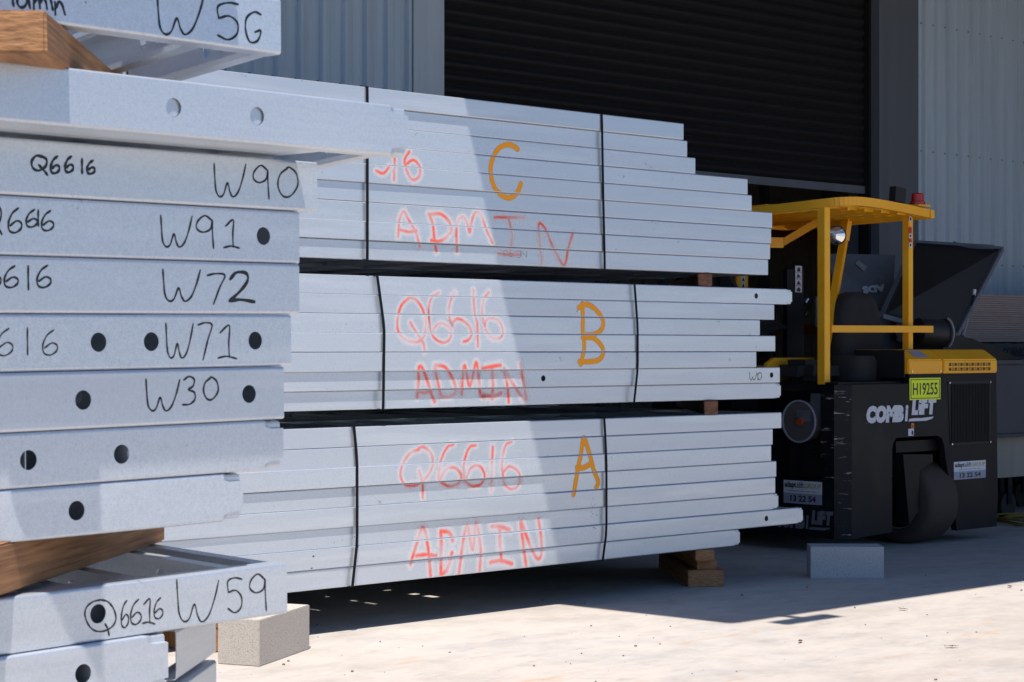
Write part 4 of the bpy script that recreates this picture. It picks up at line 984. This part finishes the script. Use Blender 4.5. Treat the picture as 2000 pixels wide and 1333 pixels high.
spray('A', [[(1166, 270), (1160, 400), (1158, 515)]], Z8, 'sp_red', .034, .9)
spray('A', [[(1275, 240), (1240, 260), (1222, 330), (1222, 410), (1260, 380), (1310, 410), (1320, 460), (1300, 500), (1265, 508), (1232, 480), (1222, 420)]], Z8, 'sp_red', .034)
spray('A', [[(700, 935), (735, 820), (770, 725), (798, 830), (815, 1005)], [(735, 885), (790, 880), (845, 885)]], Z8, 'sp_red', .034, .8)
spray('A', [[(872, 750), (875, 870), (872, 990)], [(872, 748), (920, 755), (940, 800)], [(935, 870), (910, 960), (875, 995)]], Z8, 'sp_red', .034, .72)
spray('A', [[(975, 985), (992, 850), (1020, 715), (1052, 850), (1072, 698), (1098, 850), (1092, 972)]], Z8, 'sp_red', .034, .8)
spray('A', [[(1160, 722), (1210, 722), (1262, 740)], [(1205, 730), (1208, 830), (1215, 920)], [(1150, 925), (1210, 915), (1275, 932)]], Z8, 'sp_red', .034, .72)
spray('A', [[(1355, 945), (1340, 830), (1325, 695), (1370, 810), (1415, 900), (1440, 880), (1440, 790), (1425, 680)]], Z8, 'sp_red', .034, .75)
spray('A', [[(65, 590), (90, 440), (112, 330), (128, 240), (160, 330), (190, 440), (216, 510), (205, 550)], [(85, 425), (125, 425), (165, 405)]], Z9, 'sp_org', .022, .95)

# dark scuffs where the bundles were handled
rq = random.Random(5)
def scuff(key, px, py, n, sx, sy, sz=.004):
    for i in range(len(ends[key])):
        t = PF[(key, i)]; x0, z0_ = to_local(t, px, py); hh = base[key][1]-.0007
        if not .006 < z0_ < hh-.006: continue
        bm = bmesh.new()
        for k in range(n):
            cx, cz = x0+rq.gauss(0, sx), min(hh-.006, max(.006, z0_+rq.gauss(0, sy))); r = sz*rq.uniform(.25, 1); a0 = rq.uniform(0, 3)
            bm.faces.new([bm.verts.new((cx+r*rq.uniform(.5, 1.6)*math.cos(a0+q), -.0003, cz+r*rq.uniform(.3, 1)*math.sin(a0+q))) for q in (0, 1.1, 2.3, 3.2, 4.4, 5.3)])
        me = bpy.data.meshes.new('scuff'); bm.to_mesh(me); bm.free(); me.materials.append(M['ink']); o = link('scuff', me, t); o['kind'] = 'stuff'
for a_ in (('A', 1160, 985, 9, .012, .012), ('A', 1158, 1005, 7, .012, .01), ('A', 1162, 1032, 6, .006, .008), ('A', 612, 1085, 4, .003, .014, .007), ('A', 609, 1108, 3, .002, .01, .006), ('B', 1215, 695, 8, .03, .018, .003), ('B', 1127, 608, 2, .002, .003), ('C', 966, 302, 4, .12, .006, .003), ('C', 1270, 437, 6, .05, .004, .003), ('C', 1020, 440, 14, .05, .008, .002), ('A', 1195, 895, 6, .006, .008, .003), ('A', 860, 945, 14, .2, .01, .002), ('A', 690, 1050, 3, .01, .006, .004), ('C', 770, 245, 8, .15, .008, .002)): scuff(*a_)
# ------------------------------------------------------------------ small litter on the slab
rs = random.Random(11); b = bmesh.new()
for k in range(100):
    px, py = rs.uniform(420, 2000), rs.uniform(1120, 1333)
    p = PZ(px, py); r = rs.choice([.0015, .002, .0025, .003, .004, .006]) * rs.uniform(.7, 1.3)
    if 1560 < px < 1740 and py < 1140: continue
    m_ = Matrix.Translation((p.x, p.y, r*.5)) @ Matrix.Rotation(rs.uniform(0, 6), 4, 'Z') @ Matrix.Diagonal((r*rs.uniform(.8, 1.6), r, r*.7, 1)); bmesh.ops.create_icosphere(b, subdivisions=1, radius=1, matrix=m_)
for k in range(90):
    p = Vector((rs.uniform(1, 16), rs.uniform(1, 8), 0)); r = rs.uniform(.0015, .004)
    m_ = Matrix.Translation((p.x, p.y, r*.5)) @ Matrix.Diagonal((r, r, r*.7, 1)); bmesh.ops.create_icosphere(b, subdivisions=1, radius=1, matrix=m_)
tag(obj('pebbles', b, M['stone']), kind='stuff')
for k, (px, py, s, lab) in enumerate(((1764, 1193, .030, 'pale crumpled leaf on the sunlit slab, nearest the shadow edge'), (1563, 1256, .026, 'orange-brown dry leaf alone on the sunlit slab'), (1858, 1266, .034, 'curled brown dry leaf at the lower right of the slab'), (1972, 1148, .026, 'small pale leaf at the right edge beside the shadow line'))):
    p = PZ(px, py); bm = bmesh.new(); n = 9; top, bot = [], []
    for i in range(n):
        u = i/(n-1)*2-1; w_ = .38*(1-u*u)**.8*(1+.3*math.sin(i*2.1)); zc = .004+.006*abs(math.sin(i*1.1+k))
        top.append(bm.verts.new((u*s, w_*s, zc+.004))); bot.append(bm.verts.new((u*s, -w_*s, zc+.002*((i+k) % 2))))
    for i in range(n-1): bm.faces.new((top[i], top[i+1], bot[i+1], bot[i]))
    bmesh.ops.solidify(bm, geom=bm.faces[:], thickness=.0008)
    me = bpy.data.meshes.new('dry_leaf'); bm.to_mesh(me); bm.free(); me.materials.append(M['leaf']); o = link('dry_leaf', me, None, (p.x, p.y, .001), (0, 0, rs.uniform(0, 3))); tag(o, lab, 'leaf')
